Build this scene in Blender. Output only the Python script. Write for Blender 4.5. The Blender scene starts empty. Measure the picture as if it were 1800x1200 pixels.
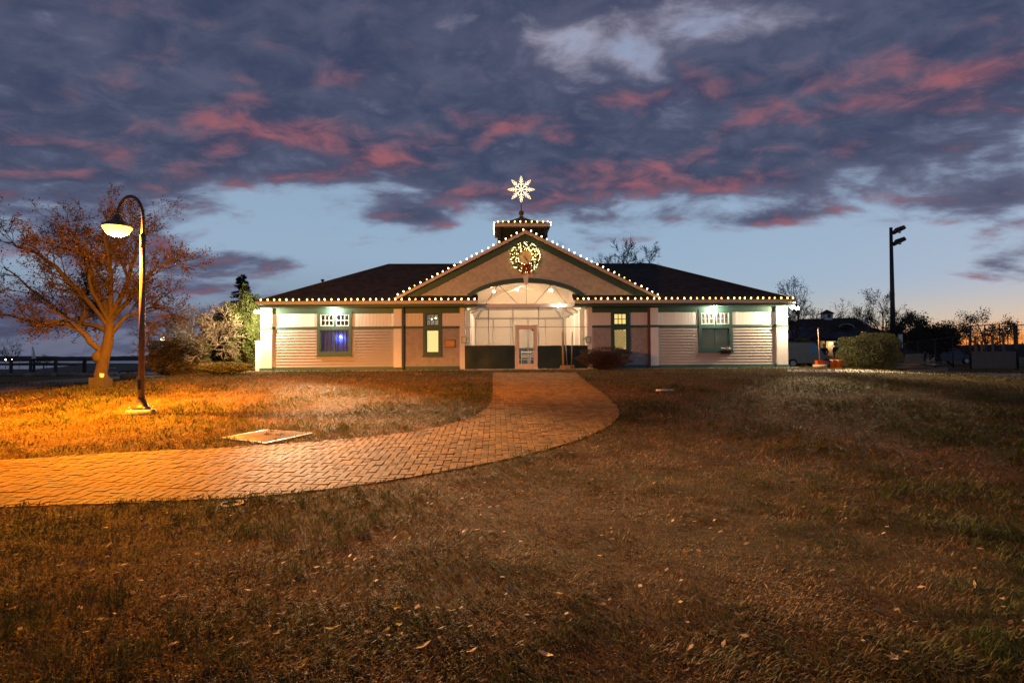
import bpy, bmesh, math, random
import numpy as np
from mathutils import Vector, Matrix

# ------------------------------------------------------------------ camera
SC = bpy.context.scene
COL = SC.collection
F = 1000.0                      # focal length in photo pixels (photo 1800 x 1200)
PITCH = math.radians(1.6)
ROLL = 0.0065
CAMZ = 0.585                    # eye level above the pavilion floor
cam_d = bpy.data.cameras.new('camera'); cam_d.lens = 20.0; cam_d.sensor_width = 36.0
cam_d.clip_start = 0.05; cam_d.clip_end = 9000.0
cam = bpy.data.objects.new('camera', cam_d); COL.objects.link(cam)
_f = Vector((0, math.cos(PITCH), math.sin(PITCH))); _r = Vector((1, 0, 0)); _u = Vector((0, -math.sin(PITCH), math.cos(PITCH)))
_R = _r * math.cos(ROLL) - _u * math.sin(ROLL); _U = _r * math.sin(ROLL) + _u * math.cos(ROLL)
cam.matrix_world = Matrix(((_R.x, _U.x, -_f.x, 0), (_R.y, _U.y, -_f.y, 0), (_R.z, _U.z, -_f.z, CAMZ), (0, 0, 0, 1)))
SC.camera = cam

def ray(px, py):
    dx, dy = px - 900.0, 600.0 - py
    return (_f * F + _R * dx + _U * dy).normalized()

# ------------------------------------------------------------------ render settings
SC.render.engine = 'CYCLES'
SC.cycles.use_denoising = True
SC.cycles.denoiser = 'OPENIMAGEDENOISE'
SC.cycles.use_adaptive_sampling = True; SC.cycles.adaptive_threshold = 0.02
SC.cycles.max_bounces = 5; SC.cycles.diffuse_bounces = 2; SC.cycles.glossy_bounces = 3
SC.cycles.transparent_max_bounces = 12; SC.cycles.transmission_bounces = 4
SC.cycles.sample_clamp_indirect = 4.0
SC.cycles.caustics_reflective = False; SC.cycles.caustics_refractive = False
SC.view_settings.view_transform = 'Standard'; SC.view_settings.look = 'None'
SC.view_settings.gamma = 1.0; SC.view_settings.exposure = 0.22
SC.view_settings.use_curve_mapping = False

# ------------------------------------------------------------------ node helper
class E:
    """a tiny expression wrapper round math nodes"""
    def __init__(s, nt, sock): s.nt, s.s = nt, sock
    def _op(s, op, *a):
        n = s.nt.nodes.new('ShaderNodeMath'); n.operation = op
        for i, v in enumerate((s,) + a):
            if isinstance(v, E): s.nt.links.new(v.s, n.inputs[i])
            else: n.inputs[i].default_value = v
        return E(s.nt, n.outputs[0])
    def __add__(s, o): return s._op('ADD', o)
    def __sub__(s, o): return s._op('SUBTRACT', o)
    def __mul__(s, o): return s._op('MULTIPLY', o)
    def __truediv__(s, o): return s._op('DIVIDE', o)
    __radd__ = __add__; __rmul__ = __mul__
    def f(s, op, *a): return s._op(op, *a)
    def step(s, a, b):
        n = s.nt.nodes.new('ShaderNodeMapRange'); n.interpolation_type = 'SMOOTHSTEP'; n.clamp = True
        s.nt.links.new(s.s, n.inputs[0]); n.inputs[1].default_value = a; n.inputs[2].default_value = b
        n.inputs[3].default_value = 0.0; n.inputs[4].default_value = 1.0
        return E(s.nt, n.outputs[0])

def link_val(nt, v, sock):
    if isinstance(v, E): nt.links.new(v.s, sock)
    elif isinstance(v, bpy.types.NodeSocket): nt.links.new(v, sock)
    else: sock.default_value = v

def vec(nt, x, y, z):
    n = nt.nodes.new('ShaderNodeCombineXYZ')
    for i, v in enumerate((x, y, z)): link_val(nt, v, n.inputs[i])
    return n.outputs[0]

def noise(nt, v, scale, detail=4.0, rough=0.5, dist=0.0, out='Fac'):
    n = nt.nodes.new('ShaderNodeTexNoise'); n.inputs['Scale'].default_value = scale
    n.inputs['Detail'].default_value = detail; n.inputs['Roughness'].default_value = rough; n.inputs['Distortion'].default_value = dist
    if v is not None: nt.links.new(v, n.inputs['Vector'])
    return E(nt, n.outputs[0]) if out == 'Fac' else n.outputs[1]

def mixc(nt, fac, a, b, mode='MIX'):
    n = nt.nodes.new('ShaderNodeMix'); n.data_type = 'RGBA'; n.blend_type = mode; n.clamp_factor = True
    link_val(nt, fac, n.inputs[0])
    for k, v in ((6, a), (7, b)):
        if isinstance(v, tuple): n.inputs[k].default_value = v + (1.0,) if len(v) == 3 else v
        else: link_val(nt, v, n.inputs[k])
    return n.outputs[2]

# ------------------------------------------------------------------ sky
SUN_AZ = math.radians(44)       # the sun has just set beyond the yard
world = bpy.data.worlds.new('World'); SC.world = world; world.use_nodes = True
nt = world.node_tree
bg = nt.nodes['Background']; bg.inputs[1].default_value = 0.1
tc = nt.nodes.new('ShaderNodeTexCoord')
sx = nt.nodes.new('ShaderNodeSeparateXYZ'); nt.links.new(tc.outputs['Generated'], sx.inputs[0])
X, Y, Z = (E(nt, sx.outputs[i]) for i in range(3))
az = X.f('ARCTAN2', Y); el = Z.f('ARCSINE')
sky = nt.nodes.new('ShaderNodeTexSky'); sky.sky_type = 'NISHITA'; sky.sun_disc = False
sky.sun_elevation = math.radians(0.0); sky.sun_rotation = SUN_AZ
sky.air_density = 1.0; sky.dust_density = 1.5; sky.ozone_density = 3.0
# clear sky: afterglow round the sunset, pale blue above it, duller away from it
dsun = (az - SUN_AZ).f('ABSOLUTE')
west = dsun.step(1.25, 0.12)
clear_hi = mixc(nt, el.step(0.10, 0.75), (0.29, 0.40, 0.525), (0.15, 0.225, 0.39))
clear_lo = mixc(nt, west, (0.115, 0.125, 0.19), (0.56, 0.48, 0.30))
lowf = el.step(0.19, -0.005)
lowf2 = el.step(0.12, 0.0)
clear = mixc(nt, (lowf * (west * -1.0 + 1.0) + lowf2 * west), clear_hi, clear_lo)
clear = mixc(nt, el.step(0.055, 0.012) * dsun.step(0.55, 0.06), clear, (0.82, 0.27, 0.045))
clear = mixc(nt, Z.step(0.0, -0.02), clear, (0.02, 0.018, 0.015))
# cloud deck, laid out on a plane overhead so it foreshortens towards the horizon
zz = Z.f('MAXIMUM', 0.0) + 0.26
P1 = vec(nt, X / zz, Y / zz * 1.25, 0.0)
P2 = vec(nt, X / zz + 0.03, Y / zz * 1.25 + 0.10, 0.0)     # the same, a little nearer the sunset
def fbm(p): return noise(nt, p, 2.15, 7.0, 0.56, 0.30)
n1, n2 = fbm(P1), fbm(P2)
fine = noise(nt, P1, 8.5, 5.0, 0.60, 0.4)
def blob(px, py, sxp, syp, amp):
    d = ray(px, py); a0, e0 = math.atan2(d.x, d.y), math.asin(d.z)
    k = d.y / math.sqrt(d.x ** 2 + d.y ** 2)
    u = (az - a0) * (F / sxp / max(k * k, 0.3)); v = (el - e0) * (F / syp / max(d.y ** 2, 0.3) ** 0.5)
    return (u * u + v * v).f('MULTIPLY', -1.0).f('EXPONENT') * amp
def total(lst):
    t = lst[0]
    for b in lst[1:]: t = t + b
    return t
CLOUDS = [(1040, 66, 250, 70, -0.24), (170, 50, 60, 70, -0.16), (1420, 30, 130, 50, -0.14), (300, 170, 120, 45, -0.10),
          (640, 345, 190, 28, -0.16), (430, 345, 90, 26, -0.12), (560, 420, 200, 55, -0.14), (1480, 330, 80, 45, -0.12), (1120, 355, 200, 16, -0.08),
          (1340, 388, 110, 17, 0.34), (1750, 455, 110, 40, 0.34), (1740, 345, 90, 30, 0.22), (460, 455, 130, 20, 0.24),
          (330, 470, 200, 40, 0.22), (420, 560, 240, 30, 0.16), (720, 378, 80, 16, 0.18), (1480, 470, 60, 8, 0.20), (1000, 300, 300, 70, 0.10), (1600, 180, 250, 110, 0.12),
          (120, 400, 230, 120, 0.20), (60, 560, 420, 60, 0.30), (950, 480, 900, 50, -0.10), (1350, 460, 300, 70, -0.18), (560, 380, 200, 40, -0.10), (1180, 400, 260, 40, -0.10)]
PINKS = [(560, 240, 130, 30, 0.14), (640, 280, 70, 20, 0.12), (1040, 300, 130, 22, 0.16), (1430, 200, 160, 14, 0.16), (1130, 335, 180, 16, 0.16),
         (1600, 345, 120, 14, 0.12), (180, 270, 110, 18, 0.12), (620, 185, 60, 12, 0.10), (700, 150, 110, 14, 0.10), (1350, 395, 120, 10, 0.20),
         (460, 178, 40, 14, 0.14), (1720, 125, 60, 16, 0.10), (1100, 170, 60, 12, 0.10), (430, 460, 110, 10, 0.10), (1260, 120, 60, 60, 0.04), (900, 60, 900, 90, -0.06)]
cover = el.step(0.125, 0.33) * 0.46 - 0.25 + west * el.step(0.30, 0.08) * -0.05
bl_sum = total([blob(*b) for b in CLOUDS])
dens = n1 * 1.15 + fine * 0.30 - 0.15 + cover + bl_sum
alpha = dens.step(0.36, 0.61)
thick = (dens + fine * 0.30 - 0.15).step(0.36, 0.74)
lav = mixc(nt, el.step(0.15, 0.55), (0.165, 0.185, 0.285), (0.25, 0.24, 0.34))
dark = mixc(nt, (fine * 0.9 + n2 * 0.5 - 0.25).step(0.25, 0.72), (0.033, 0.042, 0.092), (0.085, 0.092, 0.150))
lav = mixc(nt, blob(1040, 62, 250, 75, 0.85) + blob(1430, 40, 120, 50, 0.5), lav, (0.50, 0.46, 0.55))
ccol = mixc(nt, thick, lav, dark)
lit = ((n1 - n2) * 1.0 + (fine - 0.5) * 0.34 + 0.015 + total([blob(*b) for b in PINKS])).step(0.0, 0.30)
band = el.step(0.02, 0.12) * el.step(0.62, 0.34)
ccol = mixc(nt, lit * band * fine.step(0.22, 0.75) * 0.82, ccol, (0.38, 0.105, 0.11))
out = mixc(nt, alpha * 0.96, clear, ccol)
# the physical sky under and through it all
skm = nt.nodes.new('ShaderNodeVectorMath'); skm.operation = 'SCALE'; nt.links.new(sky.outputs[0], skm.inputs[0])
link_val(nt, (alpha * -0.8 + 1.0) * 0.5, skm.inputs['Scale'])
sc10 = nt.nodes.new('ShaderNodeVectorMath'); sc10.operation = 'SCALE'; nt.links.new(out, sc10.inputs[0]); sc10.inputs['Scale'].default_value = 9.0
add = nt.nodes.new('ShaderNodeVectorMath'); add.operation = 'ADD'
nt.links.new(skm.outputs[0], add.inputs[0]); nt.links.new(sc10.outputs[0], add.inputs[1])
nt.links.new(add.outputs[0], bg.inputs[0])
world.cycles.sampling_method = 'MANUAL'; world.cycles.sample_map_resolution = 512

# the last of the sun, below the trees
sun_d = bpy.data.lights.new('sun', 'SUN'); sun_d.energy = 0.05; sun_d.angle = math.radians(6); sun_d.color = (1.0, 0.55, 0.28)
sun = bpy.data.objects.new('sun', sun_d); COL.objects.link(sun)
_sd = Vector((math.sin(SUN_AZ), math.cos(SUN_AZ), math.tan(math.radians(1.0))))
sun.rotation_euler = (-_sd).to_track_quat('-Z', 'Y').to_euler()

# ------------------------------------------------------------------ helpers
rng = random.Random(7); nrg = np.random.default_rng(11)
PI = math.pi

def tag(o, label=None, cat=None, group=None, kind=None):
    if label: o['label'] = label
    if cat: o['category'] = cat
    if group: o['group'] = group
    if kind: o['kind'] = kind
    return o

def empty(name, loc=(0, 0, 0), rz=0.0, parent=None):
    o = bpy.data.objects.new(name, None); COL.objects.link(o); o.location = loc; o.rotation_euler = (0, 0, rz)
    o.empty_display_size = 0.1
    if parent: o.parent = parent
    return o

def link(name, me, mat=None, parent=None, loc=None, rz=None):
    o = bpy.data.objects.new(name, me); COL.objects.link(o)
    if mat is not None and not me.materials: me.materials.append(mat)
    if parent: o.parent = parent
    if loc is not None: o.location = loc
    if rz is not None: o.rotation_euler = (0, 0, rz)
    return o

class MB:
    """collects faces; build() links them as one mesh object"""
    def __init__(s): s.v, s.f, s.sm = [], [], []
    def add(s, vs, fs, smooth=False):
        b = len(s.v); s.v.extend(vs); s.f.extend([tuple(i + b for i in f) for f in fs]); s.sm.extend([smooth] * len(fs)); return s
    def box(s, x0, x1, y0, y1, z0, z1):
        vs = [(x, y, z) for z in (z0, z1) for y in (y0, y1) for x in (x0, x1)]
        return s.add(vs, [(0, 2, 3, 1), (4, 5, 7, 6), (0, 1, 5, 4), (2, 6, 7, 3), (0, 4, 6, 2), (1, 3, 7, 5)])
    def hexa(s, p):      # 4 bottom corners then 4 top corners
        return s.add(p, [(0, 3, 2, 1), (4, 5, 6, 7), (0, 1, 5, 4), (1, 2, 6, 5), (2, 3, 7, 6), (3, 0, 4, 7)])
    def prism_y(s, poly, y0, y1):       # (x, z) outline swept along y
        n = len(poly)
        return s.add([(x, y0, z) for x, z in poly] + [(x, y1, z) for x, z in poly],
                     [tuple(range(n)), tuple(reversed(range(n, 2 * n)))] + [(i, i + n, (i + 1) % n + n, (i + 1) % n) for i in range(n)])
    def prism_z(s, poly, z0, z1):
        n = len(poly)
        return s.add([(x, y, z0) for x, y in poly] + [(x, y, z1) for x, y in poly],
                     [tuple(reversed(range(n))), tuple(range(n, 2 * n))] + [(i, (i + 1) % n, (i + 1) % n + n, i + n) for i in range(n)])
    def tube(s, pts, rad, n=6, caps=True):
        pts = [Vector(p) for p in pts]; m = len(pts)
        if not hasattr(rad, '__len__'): rad = [rad] * m
        vs = []; side = None
        for i, p in enumerate(pts):
            t = (pts[min(i + 1, m - 1)] - pts[max(i - 1, 0)])
            t = t.normalized() if t.length > 1e-9 else Vector((0, 0, 1))
            if side is None:
                side = t.cross(Vector((0, 0, 1)) if abs(t.z) < 0.9 else Vector((1, 0, 0))).normalized()
            else:
                side = (side - t * side.dot(t)); side = side.normalized() if side.length > 1e-6 else t.orthogonal().normalized()
            up = t.cross(side)
            for k in range(n):
                a = 2 * PI * k / n; vs.append(tuple(p + (side * math.cos(a) + up * math.sin(a)) * rad[i]))
        fs = [(i * n + k, i * n + (k + 1) % n, (i + 1) * n + (k + 1) % n, (i + 1) * n + k) for i in range(m - 1) for k in range(n)]
        s.add(vs, fs, True)
        if caps:
            b = len(s.v) - len(vs)
            s.f.append(tuple(b + k for k in reversed(range(n)))); s.sm.append(False)
            s.f.append(tuple(b + (m - 1) * n + k for k in range(n))); s.sm.append(False)
        return s
    def lathe(s, prof, c=(0, 0, 0), n=16):
        vs = [(c[0] + r * math.cos(2 * PI * k / n), c[1] + r * math.sin(2 * PI * k / n), c[2] + z) for r, z in prof for k in range(n)]
        m = len(prof)
        return s.add(vs, [(i * n + k, i * n + (k + 1) % n, (i + 1) * n + (k + 1) % n, (i + 1) * n + k) for i in range(m - 1) for k in range(n)], True)
    def ball(s, c, rx, ry=None, rz=None, n=8, m=6):
        ry = ry or rx; rz = rz or rx
        vs = [(c[0] + rx * math.sin(PI * j / m) * math.cos(2 * PI * k / n), c[1] + ry * math.sin(PI * j / m) * math.sin(2 * PI * k / n), c[2] - rz * math.cos(PI * j / m)) for j in range(m + 1) for k in range(n)]
        return s.add(vs, [(j * n + k, j * n + (k + 1) % n, (j + 1) * n + (k + 1) % n, (j + 1) * n + k) for j in range(m) for k in range(n)], True)
    def mesh(s, name):
        me = bpy.data.meshes.new(name); me.from_pydata(s.v, [], s.f); me.polygons.foreach_set('use_smooth', s.sm); me.update(); return me
    def build(s, name, mat, parent=None, loc=None, rz=None):
        return link(name, s.mesh(name), mat, parent, loc, rz)

def np_mesh(name, verts, faces, attrs=None, smooth=False):
    """verts (N,3), faces (M,k)"""
    verts = np.ascontiguousarray(verts, np.float32); faces = np.ascontiguousarray(faces, np.int32); k = faces.shape[1]
    me = bpy.data.meshes.new(name)
    me.vertices.add(len(verts)); me.vertices.foreach_set('co', verts.ravel())
    me.loops.add(faces.size); me.loops.foreach_set('vertex_index', faces.ravel())
    me.polygons.add(len(faces)); me.polygons.foreach_set('loop_start', np.arange(len(faces), dtype=np.int32) * k)
    me.update(calc_edges=True)
    if smooth: me.polygons.foreach_set('use_smooth', np.ones(len(faces), bool))
    for nm, arr in (attrs or {}).items():
        a = me.attributes.new(nm, 'FLOAT', 'POINT'); a.data.foreach_set('value', np.ascontiguousarray(arr, np.float32))
    return me

# ------------------------------------------------------------------ materials
def new_mat(name):
    m = bpy.data.materials.new(name); m.use_nodes = True; return m, m.node_tree, m.node_tree.nodes['Principled BSDF']

def mat(name, col, rough=0.7, var=0.12, scale=3.0, bump=0.0, bscale=40.0, metal=0.0, island=0.0, spec=0.4, stretch=(1, 1, 1), trans=0.0):
    m, t, b = new_mat(name)
    g = t.nodes.new('ShaderNodeTexCoord'); mp = t.nodes.new('ShaderNodeMapping'); mp.inputs['Scale'].default_value = stretch
    t.links.new(g.outputs['Object'], mp.inputs[0]); co = mp.outputs[0]
    n = noise(t, co, scale, 5.0, 0.6)
    fac = (n - 0.5) * (2.6 * var) + 1.0
    if island:
        geo = t.nodes.new('ShaderNodeNewGeometry'); ri = E(t, geo.outputs['Random Per Island'])
        fac = fac * ((ri - 0.5) * (2 * island) + 1.0)
    v = t.nodes.new('ShaderNodeVectorMath'); v.operation = 'SCALE'; v.inputs[0].default_value = col; link_val(t, fac, v.inputs['Scale'])
    t.links.new(v.outputs[0], b.inputs['Base Color'])
    link_val(t, ((n - 0.5) * 0.2 + rough).f('MINIMUM', 1.0), b.inputs['Roughness'])
    b.inputs['Metallic'].default_value = metal; b.inputs['Specular IOR Level'].default_value = spec
    if bump:
        bn = noise(t, co, bscale, 4.0, 0.6); bu = t.nodes.new('ShaderNodeBump'); bu.inputs['Strength'].default_value = bump; bu.inputs['Distance'].default_value = 0.02
        t.links.new(bn.s, bu.inputs['Height']); t.links.new(bu.outputs[0], b.inputs['Normal'])
    if trans:
        tr = t.nodes.new('ShaderNodeBsdfTranslucent'); t.links.new(v.outputs[0], tr.inputs[0])
        mx = t.nodes.new('ShaderNodeMixShader'); mx.inputs[0].default_value = trans
        t.links.new(b.outputs[0], mx.inputs[1]); t.links.new(tr.outputs[0], mx.inputs[2]); t.links.new(mx.outputs[0], t.nodes['Material Output'].inputs[0])
    return m

def emit(name, col, strength):
    m, t, b = new_mat(name); b.inputs['Base Color'].default_value = (0.6, 0.6, 0.6, 1)
    b.inputs['Emission Color'].default_value = col + (1,); b.inputs['Emission Strength'].default_value = strength; return m

def sheet(name, col, clear, gloss=0.08, rough=0.15):
    """clear or milky plastic film / glass"""
    m, t, b = new_mat(name); t.nodes.remove(b)
    tp = t.nodes.new('ShaderNodeBsdfTransparent'); df = t.nodes.new('ShaderNodeBsdfDiffuse'); tl = t.nodes.new('ShaderNodeBsdfTranslucent'); gl = t.nodes.new('ShaderNodeBsdfGlossy')
    df.inputs[0].default_value = col + (1,); tl.inputs[0].default_value = col + (1,); gl.inputs['Roughness'].default_value = rough
    a = t.nodes.new('ShaderNodeMixShader'); a.inputs[0].default_value = 0.6; t.links.new(df.outputs[0], a.inputs[1]); t.links.new(tl.outputs[0], a.inputs[2])
    c = t.nodes.new('ShaderNodeMixShader'); c.inputs[0].default_value = clear; t.links.new(a.outputs[0], c.inputs[1]); t.links.new(tp.outputs[0], c.inputs[2])
    d = t.nodes.new('ShaderNodeMixShader')
    g = t.nodes.new('ShaderNodeTexCoord'); wv = noise(t, g.outputs['Object'], 1.6, 3.0, 0.5, 1.0)
    bu = t.nodes.new('ShaderNodeBump'); bu.inputs['Strength'].default_value = 0.35; bu.inputs['Distance'].default_value = 0.05; t.links.new(wv.s, bu.inputs['Height'])
    t.links.new(bu.outputs[0], gl.inputs['Normal'])
    lw = t.nodes.new('ShaderNodeLayerWeight'); lw.inputs[0].default_value = 0.25
    link_val(t, (E(t, lw.outputs['Fresnel']) + gloss).f('MINIMUM', 0.9), d.inputs[0])
    t.links.new(c.outputs[0], d.inputs[1]); t.links.new(gl.outputs[0], d.inputs[2]); t.links.new(d.outputs[0], t.nodes['Material Output'].inputs[0])
    return m

M = {}
M['siding'] = mat('siding_paint', (0.43, 0.39, 0.37), 0.65, 0.10, 6.0, 0.15, 60, stretch=(0.4, 1, 3))
M['shingle'] = mat('wall_shingle', (0.41, 0.37, 0.355), 0.75, 0.10, 5.0, 0.2, 60, island=0.10)
M['gable_shingle'] = mat('gable_shingle', (0.52, 0.50, 0.43), 0.75, 0.10, 5.0, 0.2, 60, island=0.12)
M['white'] = mat('white_paint', (0.80, 0.77, 0.76), 0.55, 0.05, 2.5, 0.05, 30)
M['cream'] = mat('cream_trim', (0.66, 0.56, 0.46), 0.55, 0.06, 3.0)
M['green'] = mat('green_trim', (0.045, 0.105, 0.092), 0.5, 0.12, 4.0)
M['dgreen'] = mat('dark_green', (0.02, 0.04, 0.034), 0.55, 0.12, 4.0)
M['roof'] = mat('roof_shingle', (0.030, 0.027, 0.024), 0.9, 0.25, 3.0, 0.3, 90, island=0.45)
M['inwall'] = mat('interior_wall', (0.62, 0.56, 0.50), 0.7, 0.05, 2.0)
M['concrete'] = mat('concrete', (0.34, 0.31, 0.28), 0.85, 0.25, 5.0, 0.3, 50)
M['tarp'] = mat('green_canvas', (0.012, 0.030, 0.030), 0.5, 0.3, 2.0, 0.5, 4, stretch=(1, 1, 0.5))
M['metal'] = mat('grey_metal', (0.45, 0.45, 0.46), 0.4, 0.1, 8.0, metal=0.8)
M['bronze'] = mat('dark_bronze_paint', (0.095, 0.07, 0.05), 0.42, 0.25, 9.0, 0.1, 60, metal=0.2)
M['downspout'] = mat('brown_downspout', (0.12, 0.045, 0.03), 0.5, 0.15, 6.0)
M['wood'] = mat('raw_wood', (0.40, 0.27, 0.16), 0.75, 0.25, 4.0, 0.2, 40, stretch=(4, 4, 0.6))
M['greywood'] = mat('weathered_wood', (0.17, 0.14, 0.115), 0.85, 0.3, 5.0, 0.3, 40, stretch=(4, 4, 0.6))
M['darkwood'] = mat('dark_timber', (0.05, 0.04, 0.033), 0.85, 0.3, 5.0, 0.3, 40)
M['black'] = mat('black_metal', (0.02, 0.02, 0.022), 0.5, 0.1, 6.0)
M['bark'] = mat('bark', (0.055, 0.038, 0.028), 0.9, 0.45, 6.0, 1.0, 14, stretch=(2, 2, 0.5))
M['palebark'] = mat('pale_bark', (0.30, 0.23, 0.15), 0.85, 0.3, 6.0, 0.4, 25)
M['darkbark'] = mat('dark_bark', (0.05, 0.04, 0.034), 0.9, 0.3, 6.0, 0.4, 25)
M['glass'] = sheet('window_glass', (0.5, 0.5, 0.5), 0.97, 0.05, 0.02)
M['vinyl'] = sheet('clear_vinyl', (0.62, 0.56, 0.50), 0.74, 0.03, 0.18)
M['milky'] = sheet('milky_vinyl', (0.74, 0.64, 0.52), 0.42, 0.02, 0.3)
M['bulb'] = emit('warm_bulb', (1.0, 0.58, 0.15), 8.0)
M['bulb_white'] = emit('white_bulb', (1.0, 0.72, 0.36), 11.0)
M['flood'] = emit('flood_lens', (1.0, 0.86, 0.62), 60.0)
M['lamp_in'] = emit('lamp_globe', (1.0, 0.80, 0.52), 12.0)
M['sodium'] = emit('sodium_lens', (1.0, 0.44, 0.055), 6.0)

# ------------------------------------------------------------------ terrain shape
def sstep(a, b, x):
    t = np.clip((x - a) / (b - a), 0, 1); return t * t * (3 - 2 * t)
GZ0 = -0.955
WATER_Z = -2.1
def hgt(x, y):
    x = np.asarray(x, float); y = np.asarray(y, float)
    tgt = 0.0 - 0.56 * sstep(-12.4, -18.0, x) - 0.30 * sstep(13.6, 20.0, x)
    z = GZ0 + sstep(5.0, 25.6, y) * (tgt - GZ0)
    z = z + 0.035 * np.sin(x * 0.55 + 1.3) * np.cos(y * 0.47) * sstep(26, 20, y) * (0.4 + 0.6 * sstep(3, 8, y))
    left = sstep(-9.0, -15.0, x) * sstep(43.0, 52.0, y)               # the bank down to the harbour
    z = z - 3.2 * left
    z = z - 2.6 * sstep(60, 140, y) * sstep(-6, -30, x) - 0.4 * sstep(60, 200, y)
    return z
def ground_px(px, py):
    d = ray(px, py); o = Vector((0, 0, CAMZ)); t0 = 0.3; prev = 0.0; t = t0
    while t < 400:
        p = o + d * t
        if p.z < float(hgt(p.x, p.y)):
            lo, hi = prev, t
            for _ in range(30):
                mid = (lo + hi) / 2; p = o + d * mid
                if p.z < float(hgt(p.x, p.y)): hi = mid
                else: lo = mid
            return o + d * hi
        prev = t; t *= 1.03
    return o + d * 400
def at(px, py, Yd):
    """the point seen at a pixel, at the distance Yd that the thing stands"""
    d = ray(px, py); return Vector((0, 0, CAMZ)) + d * (Yd / d.y)
def stand(px, Yd):
    """ground point under the column px at distance Yd"""
    p = at(px, 640, Yd); return Vector((p.x, p.y, float(hgt(p.x, p.y))))

# the pavilion's own frame: x along the front, y into the building, turned 1.6 degrees
TH = math.radians(1.6); BX, BY = 0.705, 26.6
EX = Vector((math.cos(TH), math.sin(TH), 0)); EY = Vector((-math.sin(TH), math.cos(TH), 0)); B0 = Vector((BX, BY, 0))
def bl(px, py, ly=0.0):
    d = ray(px, py); o = Vector((0, 0, CAMZ)); t = (ly - (o - B0).dot(EY)) / d.dot(EY); p = o + d * t - B0
    return p.dot(EX), p.z
def bw(lx, ly, z): return B0 + EX * lx + EY * ly + Vector((0, 0, z))

# ------------------------------------------------------------------ ground
def axis(lo, hi, fine_lo, fine_hi, step, grow=1.18):
    a = list(np.arange(fine_lo, fine_hi + 1e-6, step)); s = step
    while a[-1] < hi: s *= grow; a.append(min(a[-1] + s, hi))
    s = step; b = [fine_lo]
    while b[-1] > lo: s *= grow; b.append(max(b[-1] - s, lo))
    return np.array(b[:0:-1] + a)
gx = axis(-3000, 3000, -24, 28, 0.3); gy = axis(-40, 4000, -3, 30, 0.3)
GX, GY = np.meshgrid(gx, gy); GZ = hgt(GX, GY)
nx, ny = len(gx), len(gy)
ii = np.arange(nx * ny).reshape(ny, nx)
me = np_mesh('ground', np.stack([GX, GY, GZ], -1).reshape(-1, 3), np.stack([ii[:-1, :-1], ii[:-1, 1:], ii[1:, 1:], ii[1:, :-1]], -1).reshape(-1, 4), smooth=True)
m, t, b = new_mat('turf_soil')
g = t.nodes.new('ShaderNodeTexCoord')
na = noise(t, g.outputs['Object'], 0.45, 4.0, 0.6); nb = noise(t, g.outputs['Object'], 9.0, 6.0, 0.7); nc_ = noise(t, g.outputs['Object'], 70.0, 3.0, 0.6)
c1 = mixc(t, na.step(0.38, 0.62), (0.080, 0.047, 0.020), (0.060, 0.056, 0.017))
c2 = mixc(t, nb.step(0.35, 0.75), c1, (0.13, 0.082, 0.038))
c3 = mixc(t, nc_.step(0.55, 0.8) * 0.5, c2, (0.028, 0.02, 0.012))
t.links.new(c3, b.inputs['Base Color']); b.inputs['Roughness'].default_value = 1.0; b.inputs['Specular IOR Level'].default_value = 0.1
bu = t.nodes.new('ShaderNodeBump'); bu.inputs['Strength'].default_value = 0.9; bu.inputs['Distance'].default_value = 0.04
t.links.new((nb * 0.6 + nc_ * 0.5).s, bu.inputs['Height']); t.links.new(bu.outputs[0], b.inputs['Normal'])
tag(link('ground', me, m), 'brown autumn lawn sloping gently up to the pavilion', kind='structure')

# ------------------------------------------------------------------ brick path
UP = [(866, 655), (866, 690), (860, 711), (836, 730), (800, 743), (740, 757), (660, 767), (560, 776), (400, 787), (300, 792), (200, 797), (0, 810), (-300, 832), (-700, 866)]
LOW = [(-1000, 985), (-500, 935), (-200, 905), (0, 893), (150, 888), (300, 882), (400, 877), (520, 867), (640, 852), (760, 833), (850, 816), (940, 796), (1010, 776), (1060, 755), (1085, 736), (1088, 720), (1070, 699), (1040, 678), (1012, 655)]
def smooth_poly(pts, n=4):
    q = []
    for i in range(len(pts) - 1):
        p0, p1, p2, p3 = (np.array(pts[max(0, min(len(pts) - 1, i + k))]) for k in (-1, 0, 1, 2))
        for k in range(n):
            u = k / n; q.append(0.5 * (2 * p1 + (p2 - p0) * u + (2 * p0 - 5 * p1 + 4 * p2 - p3) * u * u + (3 * p1 - p0 - 3 * p2 + p3) * u ** 3))
    q.append(np.array(pts[-1])); return q
PATH = [tuple(ground_px(p[0], p[1]))[:2] for p in smooth_poly(UP) + smooth_poly(LOW)]
def inside(poly, x, y):
    x = np.asarray(x); y = np.asarray(y); r = np.zeros(x.shape, bool); n = len(poly)
    for i in range(n):
        x0, y0 = poly[i]; x1, y1 = poly[(i + 1) % n]
        if y0 == y1: continue
        c = ((y0 > y) != (y1 > y)) & (x < (x1 - x0) * (y - y0) / (y1 - y0) + x0); r ^= c
    return r
def clip_rect(subj, x0, x1, y0, y1):
    for ax, lim, sgn in ((0, x0, 1), (0, x1, -1), (1, y0, 1), (1, y1, -1)):
        out = []
        for i in range(len(subj)):
            a, c = subj[i - 1], subj[i]; da, dc = (a[ax] - lim) * sgn, (c[ax] - lim) * sgn
            if (da >= 0) != (dc >= 0):
                u = da / (da - dc); out.append((a[0] + (c[0] - a[0]) * u, a[1] + (c[1] - a[1]) * u))
            if dc >= 0: out.append(c)
        subj = out
        if not subj: return []
    return subj
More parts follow.
